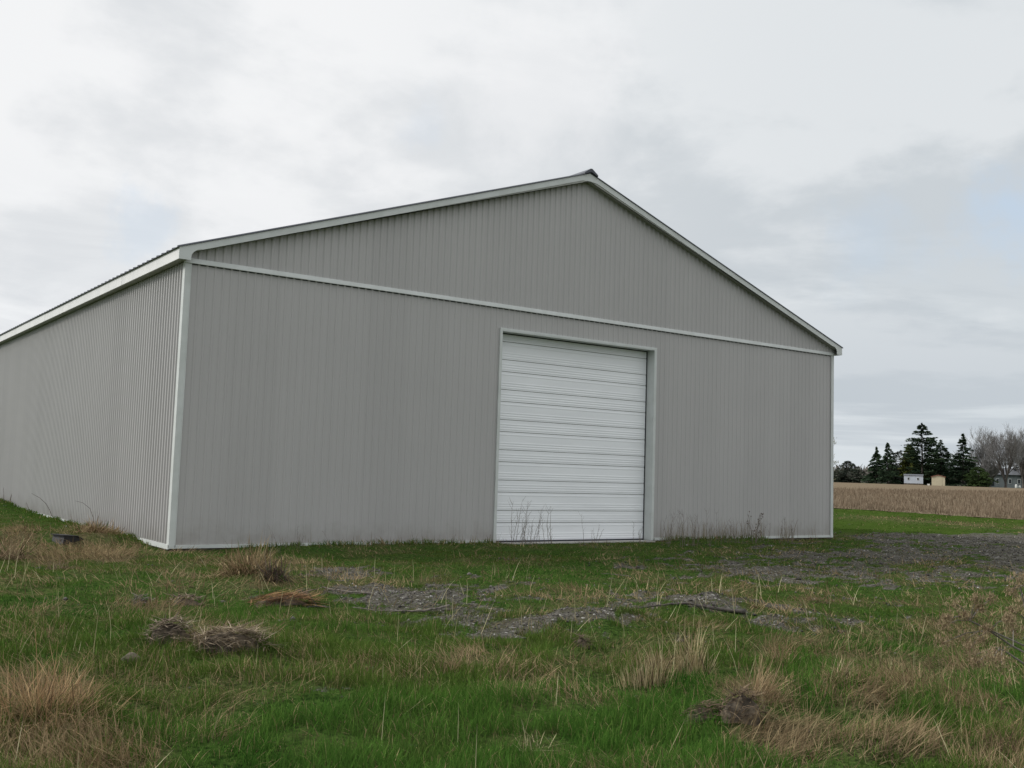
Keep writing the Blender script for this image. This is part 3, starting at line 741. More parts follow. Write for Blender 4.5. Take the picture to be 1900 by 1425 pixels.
make_conifer('pine_tree', 'low round topped dark pine standing alone nearest the barn corner', 1574, 855, Zt+25, 23, lambda q: .22+.85*math.sin(min(1, q*1.05)*math.pi)**.7 if q > .3 else .75, col0=(.016, .022, .018), col1=(.045, .05, .035), seed=2, size=.45, irregular=.2, cat='pine')
make_conifer('spruce_tree', 'narrow pointed spruce at the left end of the evergreen row', 1626, 829, Zt, 21, spire, seed=3, irregular=.25, size=.42)
make_conifer('spruce_tree', 'pointed dark spruce second from left in the evergreen row', 1647, 822, Zt+4, 20, cone, seed=4, size=.42)
make_conifer('pine_tree', 'dim broad evergreen behind and between spruces left of the white shed', 1670, 836, Zt+16, 28, dome, seed=5, size=.5, col0=(.015, .018, .016), col1=(.034, .04, .028), cat='pine')
make_conifer('pine_tree', 'olive green broad pine just above the white shed', 1688, 826, Zt+3, 22, lambda q: max(.15, (1-q)**.6*1.05), seed=6, size=.5, col0=(.02, .028, .010), col1=(.085, .095, .022), cat='pine', z0=.25)
make_conifer('pine_tree', 'tallest pine in the row, open tiered top above the white shed', 1711, 786, Zt-2, 24, layered, seed=7, size=.5, nb=230, per=46, irregular=.22, droop=.02, up_tip=.05, cat='pine', z0=.16, trunk_r=.35)
make_conifer('spruce_tree', 'dense dark evergreen close on the right of the tallest pine', 1729, 833, Zt+12, 15, dome, seed=8, size=.45)
make_conifer('spruce_tree', 'blunt topped dark evergreen above the cream shed', 1746, 817, Zt+1, 15, colm, seed=9, size=.42, irregular=.16, z0=.14)
make_conifer('spruce_tree', 'broad pointed spruce standing right of the cream shed', 1787, 805, Zt-4, 30, lambda q: max(.04, (1-q)**.95*1.05), seed=10, size=.45, nb=210, per=46, irregular=.3, droop=.12)
make_conifer('cedar_tree', 'low dark green cedar in front of the house, left of the garage opening', 1816, 866, Zt-14, 17, dome, seed=11, size=.4, col0=(.014, .024, .008), col1=(.032, .05, .016), cat='cedar', z0=.02)
make_conifer('pine_tree', 'dark evergreen cut off by the right edge of the view', 1899, 850, Zt+14, 17, dome, seed=12, size=.5, col0=(.014, .018, .02), col1=(.03, .036, .036), cat='pine')
make_conifer('spruce_tree', 'shaded evergreen filling the gap behind the cream shed', 1765, 842, Zt+18, 25, dome, seed=13, size=.5)
make_conifer('pine_tree', 'shaded evergreen directly behind the white shed', 1697, 852, Zt+20, 30, dome, seed=14, size=.5, col0=(.012, .014, .012), col1=(.024, .026, .018), cat='pine', nb=170)
def bare_tree(name, label, px, ytop, Z, hw, seed, stems=4, mat='bark', tone=1.0, group=GT, cat='bare tree', tw=.05, levels=4, split=4):
    rg = random.Random(seed)
    x, y, zt = at_depth(px, Z, ytop); zg = hz1(x, y); h = zt-zg; R_ = hw*Z/F
    e = empty(name, (x, y, zg)); tag(e, label, cat, group)
    mb = MB(); cr_ = MB()
    mb.tube([(0, 0, -.3), (0, 0, h*.10)], [h*.028, h*.022], 8)
    def grow(p, d, L, r, lv):
        pts = [p]; q = Vector(p)
        for i in range(3):
            d = (d+Vector((rg.uniform(-.16, .16), rg.uniform(-.16, .16), .10))).normalized(); q = q+d*L/3; pts.append(q)
        tgt = mb if lv <= 1 else cr_
        tgt.tube(pts, [r, r*.85, r*.7, r*.5], 5 if lv < 2 else 3, cap=False)
        if lv < levels:
            for i in range(split if lv else split+1):
                j = rg.randint(1, 3); s = pts[j]
                a_ = rg.uniform(0, 6.28); sp_ = rg.uniform(.25, .75)
                nd_ = (d+Vector((math.cos(a_), math.sin(a_), rg.uniform(-.1, .35)))*sp_).normalized()
                grow(s, nd_, L*rg.uniform(.5, .72), max(r*.45, tw*.5), lv+1)
    for i in range(stems):
        a_ = i/stems*6.28+rg.uniform(-.4, .4); sp_ = rg.uniform(.5, 1.0)*R_/h*1.25
        grow(Vector((0, 0, h*.09)), Vector((math.cos(a_)*sp_, math.sin(a_)*sp_, 1)).normalized(), h*.50*rg.uniform(.85, 1.1), h*.016, 0)
    # scale the crown into its measured height
    allz = max(v[2] for v in mb.V+cr_.V); k = h/allz
    for q in (mb, cr_): q.V = [(v[0]*k, v[1]*k, v[2]*k) for v in q.V]
    cr_.build('crown', M['greytwig'], e); mb.build('trunk', M[mat], e)
    return e
bare_tree('bare_tree', 'large leafless tree with many rising limbs in front of the far house', 1866, 783, Zt-6, 36, 3, stems=7, tw=.055, split=5)
bare_tree('bare_tree', 'leafless tree rising behind the broad pointed spruce, left of the largest bare tree', 1826, 788, Zt+22, 28, 5, stems=6, tw=.055, split=5)
bare_tree('bare_tree', 'leafless tree at the far right edge beside the largest bare tree', 1899, 787, Zt+10, 26, 8, stems=6, tw=.055, split=5)
bare_tree('bare_tree', 'short thin leafless tree half hidden behind the spruce tip', 1796, 812, Zt+26, 22, 12, stems=4, tw=.06)
bare_tree('bare_tree', 'bushy low leafless tree directly over the garage opening', 1838, 846, Zt+6, 22, 14, stems=6, tw=.10, split=5)
bare_tree('bare_tree', 'leafless tree with its top twig just above the barn eave at far left', 13, 598, 78, 60, 21, stems=3, tw=.02, group=None)

# far-off wood on the skyline
wt = Tri(); rg = np.random.default_rng(77)
for px0, px1, yt, Zw in ((1350, 1680, 877, 640), (1560, 2100, 880, 560)):
    n = 26000; pxs = rg.uniform(px0, px1, n); pr_ = 1-.35*fbm(pxs*.06, pxs*0, 71, 4)
    x, y = [], []
    d = (pxs-950)/F
    base = CAM[None]+Zw*(fw[None]+d[:, None]*rt[None]); X, Y = base[:, 0]+rg.normal(0, 12, n), base[:, 1]+rg.normal(0, 12, n)
    Hh = np.array([(horizon(q)-yt)*Zw/F for q in (px0, px1)]).mean()*(.62+.75*fbm(pxs*.09, pxs*0, 73, 4))
    Zg = height(X, Y); Hh = np.maximum(Hh-(Zg-CAM[2]), 2.0); f = rg.random(n); s = rg.uniform(.5, 1.3, n)*.6
    Cc = np.stack([X, Y, Zg+f*Hh], -1); off = rg.normal(0, 1, (n, 3, 3))*s[:, None, None]; off[:, :, 2] *= 1.5
    tone = rg.random(n)[:, None]
    wt.add((Cc[:, None]+off).reshape(-1, 3), np.arange(3*n).reshape(-1, 3), np.repeat(np.array([.10, .095, .085])*(1-tone)+np.array([.17, .155, .14])*tone, 3, 0))
tag(wt.build('woodland', M['leaf']), 'grey brown line of distant leafless woodland on the skyline', 'woodland', kind='stuff')

# ------------------------------------------------------------------ far buildings
def far_frame(name, label, cat, px, Z, ybase, rz=0.0, group=None):
    x, y, zb = at_depth(px, Z, ybase); e = empty(name, (x, y, zb), -YAW-math.atan((px-950)/F)+rz); tag(e, label, cat, group); return e
u = (Zt-12)/F
e = far_frame('shed', 'small white shed with two windows under the tall pines', 'shed', 1695, Zt-12, 897.0)
mb = MB(); w_, h_ = 33*u, 14.5*u
mb.box(-w_/2, w_/2, 0, 2.6, 0.0, h_); mb.build('wall', M['white_siding'], e)
mb = MB(); mb.prism_yz([(-.15, h_), (1.3, h_+.30), (2.75, h_), (2.75, h_+.08), (1.3, h_+.38), (-.15, h_+.08)], -w_/2-.1, w_/2+.1); mb.build('roof', M['greyroof'], e)
for cx in (-w_*.27, w_*.23):
    mb = MB(); mb.box(cx-.28, cx+.28, -.05, .0, h_*.42, h_*.78); wn_ = mb.build('window', M['whitepaint'], e)
    mb = MB(); mb.box(cx-.2, cx+.2, -.07, -.051, h_*.46, h_*.74); mb.build('pane', M['darkglass'], wn_)
mb = MB(); mb.box(-w_/2, w_/2, .05, 2.5, -1.2, -.002); mb.build('skid', M['soil'], e)
e = far_frame('shed', 'small cream shed with low rusty gable roof beside the white shed', 'shed', 1741, Zt-28, 901.5)
u = (Zt-28)/F; w_, h_ = 23*u, 16*u
mb = MB(); mb.prism_xz([(-w_/2, 0), (w_/2, 0), (w_/2, h_), (0, h_+3.2*u), (-w_/2, h_)], 0, 3.2); mb.build('wall', M['cream'], e)
mb = MB(); g = 1.3*u
mb.prism_xz([(-w_/2-.15, h_-.05), (0, h_+3.3*u), (w_/2+.15, h_-.05), (w_/2+.15, h_+g), (0, h_+3.3*u+g), (-w_/2-.15, h_+g)], -.15, 3.4); mb.build('roof', M['redroof'], e)
mb = MB(); mb.box(-w_*.30, w_*.30, -.04, .0, .05, h_*.85); mb.build('door', M['cream'], e)
e = far_frame('storage_box', 'tiny pale box on the ground between the two sheds', 'box', 1723, Zt-26, 902)
mb = MB(); mb.box(-.30, .30, 0, .5, 0, .55); mb.build('box_body', M['whitepaint'], e)
mb = MB(); mb.box(-.33, .33, -.03, .53, .552, .60); mb.build('lid', M['whitepaint'], e)
e = far_frame('house', 'blue grey house with dark garage opening behind the large bare tree', 'house', 1872, Zt+12, 905.5)
u = (Zt+12)/F; mb = MB(); x0, x1, h_ = -38*u, 45*u, 24*u
mb.box(x0, x1, 0, 7, -.3, h_); mb.build('wall', M['bluegrey'], e)
mb = MB(); mb.prism_yz([(-.5, h_), (3.5, h_+1.9), (7.5, h_), (7.5, h_+.12), (3.5, h_+2.05), (-.5, h_+.12)], x0-.4, x1+.4); mb.build('roof', M['greyroof'], e)
mb = MB(); mb.box(-35*u, -25*u, -.06, .0, .5, 17*u); mb.build('garage_opening_shade', M['darkglass'], e)  # dark panel on the wall, painting the shade inside the open garage
for cx in (-19*u, 2*u, 17*u):
    mb = MB(); mb.box(cx-.40, cx+.40, -.06, .0, 8*u, 17*u); wn_ = mb.build('window', M['trim'], e)
    mb = MB(); mb.box(cx-.32, cx+.32, -.08, -.061, 8.6*u, 16.4*u); mb.build('pane', M['darkglass'], wn_)
mb = MB(); mb.box(26*u, 33*u, -.06, .0, .0, 16*u); mb.build('door', M['darkglass'], e)
for px, hh in ((1885.5, .95), (1892, .60)):
    x, y, zb = at_depth(px, Zt-10, 905.5)
    mb = MB(); mb.tube([(x, y, zb), (x, y, zb+.1), (x, y, zb+hh*.85), (x, y, zb+hh)], [.22, .30, .30, .16], 10)
    o = mb.build('barrel', M['whitepaint'], None)
    tag(o, 'taller white barrel in front of the far house' if hh > .8 else 'shorter white barrel at the right of the taller one before the house', 'barrel', 'white barrels by the far house')

# ------------------------------------------------------------------ weeds at the wall, tufts, sticks
def weed(name, label, px, py, hpx, spread, stems, seed, group, heads=False, cat='weed', rad=.0035, lean=0.0, mat='twig', branch=.6, wall_y=None, leaf=None):
    rg = random.Random(seed)
    x, y = ground_at(px, py)
    if wall_y is not None: y = min(y, wall_y)
    D = np.dot(np.array([x, y, 0])-CAM, fw); H_ = hpx*D/F; zg = hz1(x, y)-.01
    e = empty(name, (x, y, zg)); tag(e, label, cat, group)
    ax = Vector((math.cos(YAW), -math.sin(YAW), 0)); ay = Vector((math.sin(YAW), math.cos(YAW), 0))
    for i in range(stems):
        mb = MB(); heads_ = []
        o = ax*rg.uniform(-spread, spread)+ay*rg.uniform(-.12, .12); hh = H_*rg.uniform(.45, 1.0) if i else H_
        d = (Vector((0, 0, 1))+ax*(rg.uniform(-.22, .22)+lean)+ay*rg.uniform(-.12, .12)).normalized()
        p = o.copy(); pts = [p.copy()]; nseg = 6
        for s in range(nseg):
            p = p+d*hh/nseg; d = (d+ax*rg.uniform(-.14, .14)+ay*rg.uniform(-.10, .10)).normalized(); pts.append(p.copy())
        mb.tube(pts, [rad*(1-.75*q/nseg) for q in range(nseg+1)], 4)
        for s in range(1, nseg+1):
            for b_ in range(2):
                if rg.random() < branch:
                    q = pts[s-1].lerp(pts[s], rg.random()); a_ = rg.choice((-1, 1))*rg.uniform(.35, .9)
                    bd = (d+ax*a_+ay*rg.uniform(-.5, .5)).normalized(); bl = hh*rg.uniform(.08, .24)
                    q1 = q+bd*bl*.5; q2 = q1+(bd+Vector((0, 0, .45))).normalized()*bl*.5
                    mb.tube([q, q1, q2], [rad*.45, rad*.35, rad*.2], 3)
                    if heads and rg.random() < .7:
                        heads_.append(q2)
        sm_ = mb.build('stem', M[mat], e)
        for q2 in heads_:
            hd = MB(); hd.tube([q2-Vector((0, 0, .006)), q2+Vector((0, 0, .010)), q2+Vector((0, 0, .026))], [.004, .017, .005], 5); hd.build('seed_head', M['twig'], sm_)
    return e
GW = 'bare weeds along the barn wall'; YW = -.12
weed('bare_weed', 'tallest bushy bare weed in front of the left part of the door', 978, 1009, 84, .38, 16, 1, GW, wall_y=-.2, rad=.0052, branch=.75)
weed('bare_weed', 'single forked bare weed right of the bushy one, before the door', 1020, 1009, 72, .06, 3, 2, GW, wall_y=-.2, rad=.0055, branch=.6)
weed('bare_weed', 'thin bare weed before the middle of the door', 1090, 1007, 55, .22, 5, 3, GW, wall_y=-.2, rad=.004)
weed('bare_weed', 'faint short weed at the right edge of the door', 1180, 1007, 40, .12, 4, 4, GW, wall_y=-.2, rad=.004)
weed('bare_weed', 'short spindly weed just right of the door frame', 1238, 1012, 66, .16, 5, 5, GW, wall_y=YW, rad=.004)
weed('bare_weed', 'straight weed second from the door frame on its right', 1266, 1013, 72, .10, 4, 6, GW, wall_y=YW, rad=.005)
weed('bare_weed', 'forked weed midway between door frame and the round headed weed', 1288, 1013, 62, .18, 5, 7, GW, wall_y=YW, rad=.005)
weed('bare_weed', 'slender leaning weed left of the round headed weed', 1325, 1012, 66, .22, 5, 8, GW, wall_y=YW, rad=.004, lean=.1)
weed('bare_weed', 'low reddish weed cluster left of the round headed weed', 1366, 1009, 42, .32, 10, 9, GW, wall_y=YW, rad=.004)
weed('bare_weed', 'forked weed with dark round seed heads near the right of the wall', 1400, 1009, 56, .10, 3, 10, GW, heads=True, wall_y=YW, rad=.008, branch=.95)
weed('bare_weed', 'short weed cluster right of the round headed weed', 1427, 1008, 38, .28, 8, 11, GW, wall_y=YW, rad=.004)
weed('bare_weed', 'bushy weed nearest the right corner of the barn', 1458, 1007, 50, .18, 7, 12, GW, wall_y=YW, rad=.005, branch=.8)
weed('bare_weed', 'Y shaped weed against the grey wall left of the door', 551, 1022, 46, .03, 2, 13, GW, wall_y=YW, rad=.003, branch=.5)
weed('bare_weed', 'leaning thin weed against the wall, right of the brown tuft', 618, 1022, 40, .03, 1, 14, GW, wall_y=YW, rad=.003, lean=-.6, branch=.2)
weed('bare_weed', 'small weed sprig by the wall midway to the door', 835, 1013, 22, .05, 3, 15, GW, wall_y=YW, rad=.004)
weed('bare_weed', 'thin weed rising behind the brown tuft at the wall', 510, 1026, 52, .14, 5, 16, GW, wall_y=-.25, rad=.003, branch=.4)
GS = 'tall dry stalks along the side wall'
def arc_stalk(label, px, py, pts_px, r, seed, head=False):
    x, y = ground_at(px, py); D = np.dot(np.array([x, y, 0])-CAM, fw); s = D/F; zg = hz1(x, y)
    ax = Vector((math.cos(YAW), -math.sin(YAW), 0))
    e = empty('dry_stalk', (x, y, zg)); tag(e, label, 'dry stalk', GS); mb = MB()
    pts = [ax*(dx*s)+Vector((0, 0, dz*s)) for dx, dz in pts_px]
    mb.tube(pts, [r*(1-.7*i/(len(pts)-1)) for i in range(len(pts))], 4); mb.build('stem', M['stick'], e)
    if head:
        p = pts[-1]; hd = MB()
        hd.tube([p-Vector((0, 0, .05)), p, p+Vector((0, 0, .05))], [.012, .045, .012], 6); hd.build('seed_head', M['twig'], e)
        for q, dd in ((.55, .03), (.75, -.035), (.85, .03)):
            p = pts[0].lerp(pts[-1], q)+ax*dd; hd = MB(); hd.tube([p-Vector((0, 0, .03)), p, p+Vector((0, 0, .03))], [.008, .026, .008], 5); hd.build('seed_head', M['twig'], e)
arc_stalk('long stalk arching left against the side wall', 97, 965, [(0, 0), (-6, 14), (-14, 26), (-26, 36), (-42, 44)], .010, 1)
arc_stalk('upright stalk with round dark heads at the far left of the side wall', 17, 945, [(0, 0), (2, 12), (5, 25), (9, 38)], .014, 2, True)
arc_stalk('thin bent stalk at the frame edge left of the headed stalk', 6, 945, [(0, 0), (-1, 12), (-3, 25)], .012, 3)
arc_stalk('short stalk leaning left between arching stalk and headed stalk', 54, 957, [(0, 0), (-3, 9), (-7, 18)], .010, 4)
arc_stalk('stalk arching left beside the straw mound near the barn corner', 174, 985, [(0, 0), (-3, 18), (-10, 34), (-24, 44), (-38, 47)], .008, 5)
arc_stalk('straight thin stalk right of the straw mound at the side wall', 188, 986, [(0, 0), (-1, 18), (-2, 36)], .006, 6)
arc_stalk('faint pinkish stalk closest to the barn corner on the side wall', 216, 994, [(0, 0), (0, 13), (-1, 28)], .006, 7)

BR = (.07, .05, .035)
def tuft(name, label, px, py, wpx, hpx, n, seed, c0, c1, lean=.35, curve=.7, flat=False, width=None, group='clumps of tall dead grass', cat='grass clump', dirn=None, core=None):
    rg = np.random.default_rng(seed); x, y = ground_at(px, py); D = np.dot(np.array([x, y, 0])-CAM, fw); n = int(n*.6) if n > 300 else n
    R_ = wpx*D/F; H_ = hpx*D/F*1.15; zg = hz1(x, y)
    m_ = 9; ci = rg.integers(0, m_, n); cr0 = R_*.60*np.sqrt(rg.random(m_))[ci]; ca0 = rg.uniform(0, 6.283, m_)[ci]
    ch_ = rg.uniform(.5, 1.2, m_)[ci]; cz_ = rg.normal(0, .8, m_)[ci]
    dx = cr0*np.cos(ca0)+rg.normal(0, R_*.29, n); dy = cr0*np.sin(ca0)+rg.normal(0, R_*.29, n)
    rr = np.hypot(dx, dy); aa = np.arctan2(dy, dx)
    X = x+rr*np.cos(aa); Y = y+rr*np.sin(aa)*.8; P = np.stack([X, Y, height(X, Y)-.01], -1)
    outw = np.pi/2-aa
    az = outw+cz_+rg.normal(0, .8, n) if dirn is None else dirn+.5*cz_+rg.normal(0, .45, n)
    ln = np.abs(rg.normal(0, lean, n))+(.5*rr/R_*lean/.35) if not flat else rg.uniform(.7, 1.5, n)
    h = H_*rg.uniform(.35, 1.2, n)*np.clip(1-.30*rr/R_, .4, 1)*ch_; wd = (width or max(.0040, D*.00075))*rg.uniform(.6, 1.4, n)
    t_ = rg.random(n)[:, None]**1.5; col = np.array(c0)*(1-t_)+np.array(c1)*t_
    pat = vnoise(X*14+seed, Y*14, 5)[:, None]; col = col*(.55+.9*pat); dk = (rg.random((n, 1)) < .15); col = np.where(dk, np.array(BR), col)
    gn = (rg.random((n, 1)) < .08); col = np.where(gn, G_M*.9, col); cv_ = rg.uniform(-.25, 1, n)*curve*1.8
    fl_ = rg.random(n) < (.10 if lean < .2 else .34); ln = np.where(fl_, rg.uniform(1.0, 1.6, n), ln); h = h*(.65+.7*pat[:, 0])
    V_, T_, C_ = blades(P, h, wd, az, ln, cv_, col, 4)
    o = tri_obj(name, V_-np.array([x, y, zg]), T_, M['blade'], C_); o.location = (x, y, zg)
    return tag(o, label, cat, group)
SB = (.12, .078, .042); SG = (.44, .34, .20); SP = (.55, .47, .29); BR = (.07, .05, .035)
tuft('dry_grass_clump', 'big brown dead grass clump at the bottom left corner', 55, 1350, 135, 112, 2600, 1, (.20, .125, .065), (.52, .37, .21), .45, .9)
tuft('dry_grass_clump', 'second brown clump spreading lower along the left bottom edge', 160, 1385, 110, 74, 1100, 2, (.17, .11, .058), (.44, .32, .185), .7, .9)
tuft('dry_grass_clump', 'brown drooping clump by the front wall near the left corner', 462, 1070, 58, 70, 2600, 3, SB, SG, .40, 1.1)
tuft('dry_grass_clump', 'small dark purple brown clump just right of the drooping clump', 512, 1080, 26, 46, 800, 4, (.07, .05, .045), (.16, .13, .11), .4, 1.1)
tuft('dry_grass_clump', 'tall pale upright clump left of centre in the right foreground', 1205, 1262, 62, 78, 620, 5, (.26, .21, .11), SP, .16, .35)
tuft('dry_grass_clump', 'pale upright clump directly right of the tall pale one', 1285, 1238, 52, 84, 620, 6, (.24, .19, .10), SP, .16, .4)
tuft('dry_grass_clump', 'leaning tan clump above the dark root ball', 1405, 1318, 48, 66, 1300, 7, (.20, .14, .08), (.40, .31, .19), .4, .9, dirn=YAW+1.3)
tuft('dry_grass_clump', 'swirled flattened clump in the right foreground', 1560, 1290, 70, 60, 1100, 8, SB, SP, .8, 1.2, dirn=YAW+1.4)
tuft('dry_grass_clump', 'flattened clump right of the swirled one', 1680, 1300, 85, 52, 1400, 9, SB, SG, .9, 1.2, dirn=YAW-1.2)
tuft('dry_grass_clump', 'sparse pale stubble stems near the bottom centre', 985, 1365, 36, 66, 46, 10, (.34, .30, .17), (.48, .43, .28), .35, .2)
tuft('dry_grass_clump', 'few pale stalks fanning from the bottom edge', 240, 1432, 42, 95, 20, 11, (.34, .30, .17), (.45, .40, .26), .7, .2, width=.006)
tuft('dry_grass_clump', 'straw mound against the side wall beside the black block', 178, 1000, 40, 30, 1500, 12, SB, (.40, .30, .18), .6, 1.2)
tuft('dry_grass_clump', 'large brown mound at the left edge below the side wall', 12, 1035, 60, 50, 1900, 13, (.15, .11, .07), (.38, .29, .19), .6, 1.1)
tuft('dry_grass_clump', 'low matted brown clump below the black block', 108, 1052, 42, 22, 900, 14, (.11, .085, .06), (.26, .20, .14), .9, 1.2)
tuft('dry_grass_clump', 'low straw crescent in the grass near bottom right', 1490, 1392, 76, 34, 1900, 15, SB, SG, .9, 1.2)
tuft('dry_grass_clump', 'tan matted clump along the bottom near the right corner', 1640, 1405, 76, 34, 1900, 16, (.13, .09, .06), (.28, .21, .13), .9, 1.2)
tuft('dry_grass_clump', 'dark brown tangled clump in the bottom right corner', 1850, 1400, 90, 80, 1500, 17, (.10, .07, .045), (.25, .18, .11), .6, 1.1)
tuft('dry_grass_clump', 'small tan tussock in the centre foreground', 925, 1252, 26, 16, 420, 18, SB, (.36, .27, .17), .8, 1.1)
tuft('dry_grass_clump', 'thin tan tussock left of the small centre tussock', 832, 1240, 26, 26, 220, 19, SB, (.36, .27, .17), .3, .6)
tuft('dry_grass_clump', 'small straw tussock at the end of the dark branch', 1400, 1128, 22, 16, 450, 20, SB, (.28, .22, .12), .6, 1.1)
tuft('dry_grass_clump', 'arched straw tussock on the gravel right of the dark branch', 1520, 1118, 42, 16, 600, 21, BR, (.26, .19, .12), .9, 1.2)
tuft('dry_grass_clump', 'faint tan tuft midway up the right side', 1440, 1225, 36, 44, 260, 22, SB, SG, .3, .6)
# tangled piles: mound of thin stalks
def pile(name, label, px, py, wpx, hpx, n, seed, c0, c1, cat='debris pile', group=None, ang=0.0, spread=1.5):
    rg = np.random.default_rng(seed); x, y = ground_at(px, py); D = np.dot(np.array([x, y, 0])-CAM, fw)
    R_ = wpx*D/F; H_ = hpx*D/F*1.75; zg = hz1(x, y)
    e = empty(name, (x, y, zg)); tag(e, label, cat, group)
    mb = MB(); k = 14; ax = np.array([math.cos(YAW), -math.sin(YAW)]); ay = np.array([math.sin(YAW), math.cos(YAW)])
    Vv = []; Ff = []
    for j in range(5):
        f = j/4
        for i in range(k):
            a_ = i/k*6.283; rr = R_*.85*math.cos(f*1.5)*(1+rg.normal(0, .08)); q = ax*rr*math.cos(a_)+ay*rr*.55*math.sin(a_)
            gz = hz1(x+q[0], y+q[1])-zg
            Vv.append((q[0], q[1], gz*(1-f)-.02+H_*.72*math.sin(f*1.5)*(1+rg.normal(0, .10))))
    for j in range(4):
        for i in range(k): Ff.append((j*k+i, j*k+(i+1) % k, (j+1)*k+(i+1) % k, (j+1)*k+i))
    Ff.append(tuple(4*k+i for i in range(k)))
    mesh_obj('soil_core', Vv, Ff, M['soil'], e, smooth_=True)
    n = int(n*.5); u_ = rg.uniform(-1, 1, n); v_ = rg.uniform(-1, 1, n); kk = u_*u_+v_*v_ < 1.1; u_, v_ = u_[kk], v_[kk]; n = len(u_)
    P = np.zeros((n, 3)); P[:, 0] = ax[0]*u_*R_+ay[0]*v_*R_*.6; P[:, 1] = ax[1]*u_*R_+ay[1]*v_*R_*.6
    P[:, 2] = H_*.78*np.clip(1-(u_*u_+v_*v_)*.9, 0, 1)**.6+rg.uniform(-.01, .02, n)
    P[:, 2] += height(P[:, 0]+x, P[:, 1]+y)-zg
    L = R_*rg.uniform(.25, .9, n); t_ = rg.random(n)[:, None]**1.4*2.0
    V_, T_, C_ = blades(P, L, np.full(n, max(.007, D*.0015))*rg.uniform(.6, 1.3, n), YAW+math.pi/2+ang+rg.normal(0, spread, n), rg.uniform(1.15, 1.6, n), rg.uniform(0, .5, n), np.array(c0)*(1-t_)+np.array(c1)*t_, 3)
    tri_obj('stalks', V_, T_, M['blade'], C_, e); return e
GP = 'heaps of dead stalks and soil'
pile('debris_pile', 'dome shaped heap of grey dead stalks in the left foreground', 312, 1198, 44, 30, 900, 1, (.06, .045, .035), (.27, .22, .17), group=GP)
pile('debris_pile', 'low spread heap of dead stalks right of the dome shaped heap', 420, 1212, 72, 24, 1300, 2, (.07, .052, .038), (.27, .22, .16), group=GP)
pile('debris_pile', 'reddish brown heap of bark strips at the left of the gravel patch', 520, 1112, 62, 12, 900, 3, (.08, .045, .028), (.30, .18, .10), group=GP, spread=.5)
pile('debris_pile', 'small dark clod in the grass at centre', 1080, 1196, 18, 13, 260, 4, (.05, .04, .03), (.17, .13, .10), group=GP)
pile('debris_pile', 'dark root ball under the leaning tan clump', 1375, 1352, 48, 34, 700, 5, (.04, .03, .025), (.16, .12, .085), group=GP)
pile('debris_pile', 'dark loose root tangle left of the root ball', 1300, 1340, 42, 20, 420, 6, (.04, .03, .025), (.15, .11, .08), group=GP, spread=.6)
pile('debris_pile', 'thin grey brown thatch heap in the left middle grass', 345, 1118, 32, 12, 420, 7, (.08, .065, .05), (.24, .19, .15), group=GP)
pile('debris_pile', 'grey thatch heap above left of the dome shaped heap', 262, 1112, 20, 14, 300, 8, (.06, .055, .05), (.20, .18, .16), group=GP)
def branch(label, pts_px, r, seed, mat='stick', lift=.02, twigs=3):
    rg = random.Random(seed); pts = []
    for (a_, b_) in pts_px:
        x, y = ground_at(a_, b_); pts.append((x, y, hz1(x, y)+lift+r))
    base = Vector(pts[0]); e = empty('fallen_branch', base); tag(e, label, 'branch', 'fallen branches on the ground')
    L = [Vector(p)-base for p in pts]; fine = []
    for i in range(len(L)-1):
        for k in range(4):
            q = L[i].lerp(L[i+1], k/4); fine.append(q+Vector((rg.uniform(-.012, .012), rg.uniform(-.012, .012), rg.uniform(-.006, .006))))
    fine.append(L[-1]); n = len(fine)
    mb = MB(); mb.tube(fine, [r*(1-.65*i/(n-1))*rg.uniform(.85, 1.15) for i in range(n)], 6); mb.build('limb', M[mat], e, smooth_=True)
    for k in range(twigs):
        tw = MB()
        i = rg.randint(n//4, n-2); q = fine[i]; d = (fine[i+1]-fine[i]).normalized()
        d2 = (d+Vector((rg.uniform(-.8, .8), rg.uniform(-.8, .8), rg.uniform(.1, .5)))).normalized(); l = rg.uniform(.10, .25)
        tw.tube([q, q+d2*l*.5, q+d2*l+Vector((0, 0, .02))], [r*.35, r*.25, r*.12], 4); tw.build('twig', M[mat], e)
branch('long curved pale stick lying across the gravel patch', [(835, 1118), (785, 1129), (740, 1127), (690, 1124), (655, 1121)], .014, 1)
branch('thin grey stick behind the bark heap reaching onto the gravel', [(690, 1103), (640, 1098), (600, 1092), (555, 1096)], .012, 2)
branch('thick dark branch lying right of centre on the gravel ridge', [(1385, 1141), (1330, 1138), (1280, 1131), (1230, 1130), (1170, 1127)], .024, 3, 'darkbark', .01, 5)
branch('short dark stick left of the curved pale stick', [(612, 1120), (590, 1119), (570, 1121)], .012, 4, 'darkbark')
branch('very thin twig lying on the gravel near the barn door', [(1170, 1063), (1140, 1061), (1115, 1060)], .008, 5, twigs=0)

# black block half hidden in the straw
x, y = ground_at(132, 1010); zg = hz1(x, y); e = empty('tile_block', (x, y, zg), .35)
tag(e, 'black low block with a bent top in the grass by the side wall', 'block')
mb = MB(); mb.prism_xz([(-.17, -.03), (.18, -.03), (.22, .04), (.09, .115), (-.14, .135)], 0, .35); mb.build('block', M['blacktin'], e)
mb = MB(); mb.prism_xz([(-.18, .140), (.10, .118), (.27, .03), (.275, .042), (.11, .133), (-.18, .156)], -.02, .37); mb.build('cover', M['blacktin'], e)
